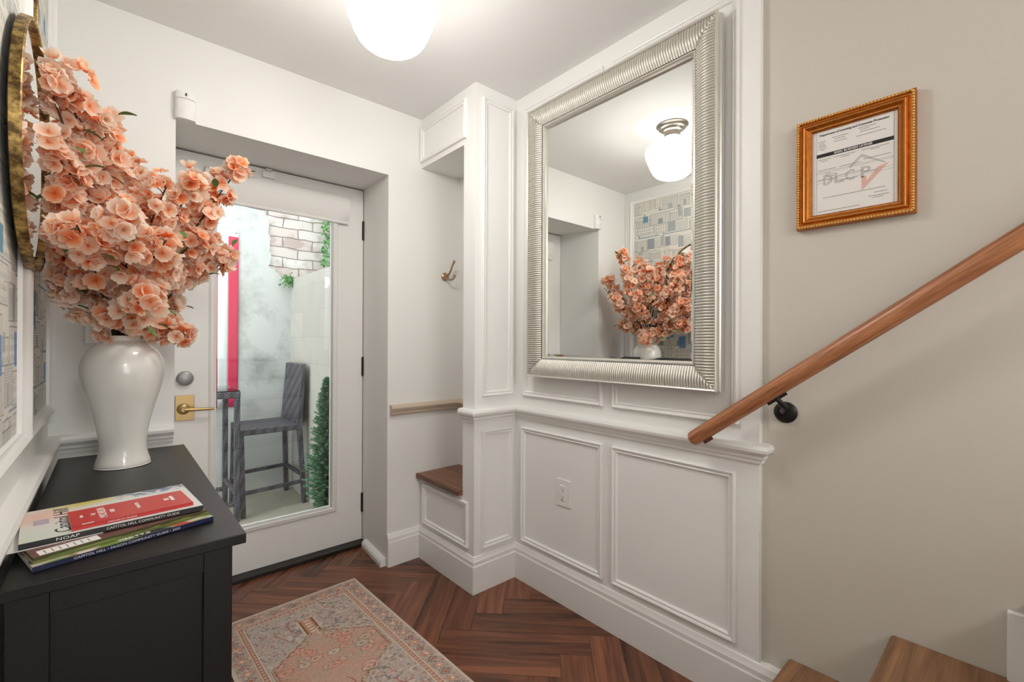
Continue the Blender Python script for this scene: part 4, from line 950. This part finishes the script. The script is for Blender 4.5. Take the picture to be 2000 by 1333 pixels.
# far wall: old painted brickwork under a coat of stucco that has fallen away in one patch
bk = bpy.data.materials.new('painted_old_brick'); bk.use_nodes = True; nt = bk.node_tree; b_ = nt.nodes['Principled BSDF']
tc = nt.nodes.new('ShaderNodeTexCoord'); mp = nt.nodes.new('ShaderNodeMapping'); mp.inputs['Rotation'].default_value = (math.pi/2, 0, 0)
bt = nt.nodes.new('ShaderNodeTexBrick'); bt.inputs['Scale'].default_value = 1.0; bt.inputs['Brick Width'].default_value = .25; bt.inputs['Row Height'].default_value = .086; bt.inputs['Mortar Size'].default_value = .005
bt.inputs['Color1'].default_value = (*lin((206, 203, 198)), 1); bt.inputs['Color2'].default_value = (*lin((192, 180, 174)), 1); bt.inputs['Mortar'].default_value = (*lin((140, 132, 126)), 1)
n = nt.nodes.new('ShaderNodeTexNoise'); n.inputs['Scale'].default_value = 9; n.inputs['Detail'].default_value = 6
mx = nt.nodes.new('ShaderNodeMix'); mx.data_type = 'RGBA'; mx.blend_type = 'MULTIPLY'; mx.inputs[0].default_value = .6
cr_ = nt.nodes.new('ShaderNodeValToRGB'); cr_.color_ramp.elements[0].position = .36; cr_.color_ramp.elements[0].color = (.62, .53, .50, 1); cr_.color_ramp.elements[1].position = .5; cr_.color_ramp.elements[1].color = (1, 1, 1, 1)
nd = nt.nodes.new('ShaderNodeTexNoise'); nd.inputs['Scale'].default_value = 5; nd.inputs['Detail'].default_value = 5; va = nt.nodes.new('ShaderNodeVectorMath'); va.operation = 'MULTIPLY_ADD'; va.inputs[1].default_value = (.05, .05, .035)
nt.links.new(tc.outputs['Object'], mp.inputs[0]); nt.links.new(tc.outputs['Object'], nd.inputs['Vector']); nt.links.new(nd.outputs['Color'], va.inputs[0]); nt.links.new(mp.outputs[0], va.inputs[2]); nt.links.new(va.outputs[0], bt.inputs['Vector']); nt.links.new(tc.outputs['Object'], n.inputs['Vector']); nt.links.new(n.outputs['Fac'], cr_.inputs[0])
nt.links.new(bt.outputs['Color'], mx.inputs[6]); nt.links.new(cr_.outputs[0], mx.inputs[7]); nt.links.new(mx.outputs[2], b_.inputs['Base Color']); b_.inputs['Roughness'].default_value = .9
bp2 = nt.nodes.new('ShaderNodeBump'); bp2.inputs['Strength'].default_value = 1; bp2.inputs['Distance'].default_value = .012; nt.links.new(bt.outputs['Fac'], bp2.inputs['Height']); bp2.invert = True; nt.links.new(bp2.outputs[0], b_.inputs['Normal'])
YW = 4.22
struct(box('wall_courtyard_brick', bk, (-3, YW+.02, ZP), (3.5, YW+.3, 2.9), None, 0))
edge = [(1.135, 1.69), (1.07, 1.76), (1.03, 1.80), (.985, 1.83), (1.01, 1.90), (.99, 1.98), (1.0, 2.05), (.975, 2.11), (.99, 2.20), (.96, 2.27), (.97, 2.9)]
r3 = random.Random(3); ed = []
for i in range(len(edge)-1):
    for k in range(4):
        q = k/4; ed.append((edge[i][0]*(1-q)+edge[i+1][0]*q+r3.uniform(-.008, .008), edge[i][1]*(1-q)+edge[i+1][1]*q+r3.uniform(-.008, .008)))
poly = [(-3, ZP), (1.9, ZP), (1.9, 1.64), (1.2, 1.66)]+ed+[(.97, 2.9), (-3, 2.9)]
struct(MB().prism(poly, .028, frame_m((0, YW+.024, 0), (1, 0, 0), (0, 0, 1))).build('wall_courtyard_stucco', M['stucco'], None, 0))
sb = MB().box((1.16, 2.79, ZP), (1.36, YW, 1.73)); struct(sb.build('wall_courtyard_side', M['block'], None, 0))
struct(box('wall_courtyard_left', M['stucco'], (-3.2, 2.78, ZP), (-3, YW, 2.9), None, 0))
def leaves(n, fn, size, seed):
    r = random.Random(seed); mb = MB()
    for i in range(n):
        c = Vector(fn(r)); d = Vector((r.gauss(0, 1), r.gauss(0, 1)-.8, r.gauss(0, 1))).normalized(); a = d.orthogonal().normalized(); b = d.cross(a); th = r.random()*6.28
        a, b = a*math.cos(th)+b*math.sin(th), b*math.cos(th)-a*math.sin(th); s_ = size*r.uniform(.6, 1.2)
        mb.add([c-a*s_, c-b*s_*.6, c+a*s_, c+b*s_*.6], [(0, 1, 2, 3)])
    return mb
tag(leaves(1100, lambda r: (r.uniform(1.40, 1.62), YW-.03-r.random()*.07, r.uniform(1.75, 2.75)), .020, 4).build('ivy', M['ivy'], None, 0), 'green ivy growing at the right of the exposed bricks outside', 'ivy')
tag(leaves(160, lambda r: (1.13+r.gauss(0, .025), YW-.04-r.random()*.05, 1.715+r.gauss(0, .025)), .014, 6).build('creeper_tuft', M['ivy'], None, 0), 'small green plant tuft in the courtyard wall corner below the bricks', 'plant')
# conifer
cf = thing('potted_conifer', 'cone-shaped dark green conifer outside the glass door, right of the stool', 'shrub', (1.03, 2.95, ZP))
rc = random.Random(8); nb_ = MB()
def needle_fn(mb, n):
    for i in range(n):
        h = (i+rc.random())/n; h = h**.85; a = i*2.39996+rc.gauss(0, .2); z = .19+h*.82
        ln_ = (.158*(1-h)**.62+.02)*rc.uniform(.65, 1.08)*(.55+.45*min(1, h/.16)); up = .35+.9*h
        b0 = Vector((1.03, 2.95, ZP+z)); d = Vector((math.cos(a), math.sin(a), up)).normalized(); sd = d.cross(Vector((0, 0, 1))).normalized(); up2 = sd.cross(d)
        m = int(10+ln_*330)
        for k in range(m):
            q = .15+.85*(k+rc.random())/m; c = b0+d*ln_*q-Vector((0, 0, .02*q*q)); th = rc.random()*6.28
            e = (d*.75+(sd*math.cos(th)+up2*math.sin(th))*.8).normalized(); L = rc.uniform(.012, .026)*(1.15-.5*q); c.x = min(c.x, 1.128); w_ = e.orthogonal().normalized()*.0030
            mb.add([c-w_, c+w_, c+e*L], [(0, 1, 2)])
needle_fn(nb_, 760); nb_.build('foliage', M['conifer'], cf, 0)
MB().tube([(1.03, 2.95, ZP+.16), (1.03, 2.95, ZP+.6), (1.03, 2.95, ZP+1.0)], [.014, .010, .004], 8).build('trunk', M['stem'], cf, 40)
MB().lathe([(.001, 0), (.075, 0), (.095, .15), (.104, .15), (.104, .175), (.09, .175), (.088, .155), (.001, .155)], (1.03, 2.95, ZP+.0005), 32, cap=False).build('pot', M['clay'], cf, 40)
# flag
fl = thing('hanging_flag', 'red and white striped flag hanging on the courtyard wall outside', 'flag', (.30, YW, .68))
FX1, FZ0, FZ1 = .765, .672, 2.085; sw_ = .0705
def cloth(x0, x1, z0, z1, y=YW-.018):
    v = []; f = []; nx_, nz_ = max(2, int((x1-x0)/.012)), 24
    for i in range(nx_+1):
        for j in range(nz_+1):
            x = x0+(x1-x0)*i/nx_; z = z0+(z1-z0)*j/nz_; v.append((x, y-.007*math.sin(x*14+.6*math.sin(z*3))*(1.1-j/nz_), z))
    for i in range(nx_):
        for j in range(nz_): f.append((i*(nz_+1)+j, (i+1)*(nz_+1)+j, (i+1)*(nz_+1)+j+1, i*(nz_+1)+j+1))
    return MB().add(v, f)
def solid(o):
    md = o.modifiers.new('thickness', 'SOLIDIFY'); md.thickness = .001; return o
solid(cloth(FX1-13*sw_, FX1, FZ1-.055, FZ1).build('heading', M['white'], fl, 60))
for i in range(13):
    x1 = FX1-i*sw_; zt = FZ1-.055 if i < 6 else FZ1-.055-.54
    solid(cloth(x1-sw_, x1, FZ0, zt).build('stripe', M['red'] if i % 2 == 0 else M['white'], fl, 60))
solid(cloth(FX1-13*sw_, FX1-6*sw_, FZ1-.595, FZ1-.055).build('canton', M['blue'], fl, 60))
for i in range(11):
    for j in range(9):
        if (i+j) % 2: continue
        x = FX1-6*sw_-(j+1)*.494/10; z = FZ1-.055-(i+1)*.54/12; pts = []
        for k in range(10):
            a = math.pi*k/5; R_ = .019 if k % 2 == 0 else .0075; pts.append((R_*math.sin(a), R_*math.cos(a)))
        MB().prism(pts, .0012, frame_m((x, YW-.0265, z), (1, 0, 0), (0, 0, 1))).build('star', M['white'], fl, 0)
for x in (FX1-.02, FX1-13*sw_+.02): MB().lathe([(.006, 0), (.010, 0), (.010, .002), (.006, .002), (.006, 0)], (0, 0, 0), 16, cap=False).build('grommet', M['lock'], fl, 30, M4=frame_m((x, YW-.026, FZ1-.025), (1, 0, 0), (0, 0, 1)))
# stool
sl = thing('bar_stool', 'grey wicker bar stool with a tall back seen through the glass door', 'stool', (.9, 3.88, ZP))
zs = .57; feet = [(.700, 3.655), (1.130, 3.72), (1.108, 4.125), (.700, 4.045)]; topc = [(.690, 3.685), (1.085, 3.70), (1.085, 4.10), (.715, 4.075)]
for i, (a, b) in enumerate(zip(feet, topc)): MB().bar((a[0], a[1], ZP), (b[0], b[1], zs-.03), .034, .034, (1, 0, 0)).build('leg', M['wicker'], sl, 20, .004)
MB().prism([(.672, 3.665), (1.10, 3.682), (1.102, 4.118), (.697, 4.095)], .045, Matrix.Translation((0, 0, zs-.045))).build('seat', M['wicker'], sl, 20, .008)
bk_ = MB(); y0_, y1_ = 3.682, 4.118
for (xa, za, xb_, zb_) in ((1.062, zs-.01, 1.098, 1.02),):
    v = [(xa, y0_, za), (xa, y1_, za), (xa+.042, y1_, za), (xa+.042, y0_, za), (xb_, y0_, zb_), (xb_, y1_, zb_), (xb_+.03, y1_, zb_+.004), (xb_+.03, y0_, zb_+.004)]
    bk_.add(v, [(0,3,2,1), (4,5,6,7), (0,1,5,4), (1,2,6,5), (2,3,7,6), (3,0,4,7)])
bk_.build('backrest', M['wicker'], sl, 20, .006)
def legpt(i, z): a, b = Vector((*feet[i], ZP)), Vector((*topc[i], zs-.03)); q = (z-ZP)/(zs-.03-ZP); return a+(b-a)*q
for i, j, z in ((0, 1, .12), (1, 2, .17), (2, 3, .17), (3, 0, .17)): MB().bar(legpt(i, z), legpt(j, z), .026, .026).build('foot_rail', M['wicker'], sl, 20, .004)
# bar table
bt_ = thing('bar_table', 'tall grey wicker patio table with a glass top, left of the stool', 'table', (.42, 3.84, ZP))
tx0, tx1, ty0, ty1, tz = .19, .672, 3.60, 4.07, .85
for x in (tx0+.018, tx1-.018):
    for y in (ty0+.018, ty1-.018): box('leg', M['wicker'], (x-.017, y-.017, ZP), (x+.017, y+.017, tz-.045), bt_, .004)
for a, b in (((tx0, ty0, tz-.045), (tx1, ty0+.036, tz)), ((tx0, ty1-.036, tz-.045), (tx1, ty1, tz)), ((tx0, ty0+.036, tz-.045), (tx0+.036, ty1-.036, tz)), ((tx1-.036, ty0+.036, tz-.045), (tx1, ty1-.036, tz))): box('apron', M['wicker'], a, b, bt_, .004)
for a, b in (((tx0+.035, ty0+.005, .06), (tx1-.035, ty0+.031, .09)), ((tx0+.035, ty1-.031, .06), (tx1-.035, ty1-.005, .09)), ((tx0+.005, ty0+.035, .13), (tx0+.031, ty1-.035, .16)), ((tx1-.031, ty0+.035, .13), (tx1-.005, ty1-.035, .16))): box('stretcher', M['wicker'], a, b, bt_, .004)
box('glass_top', M['glass'], (tx0+.004, ty0+.004, tz+.0005), (tx1-.004, ty1-.004, tz+.007), bt_, 0)
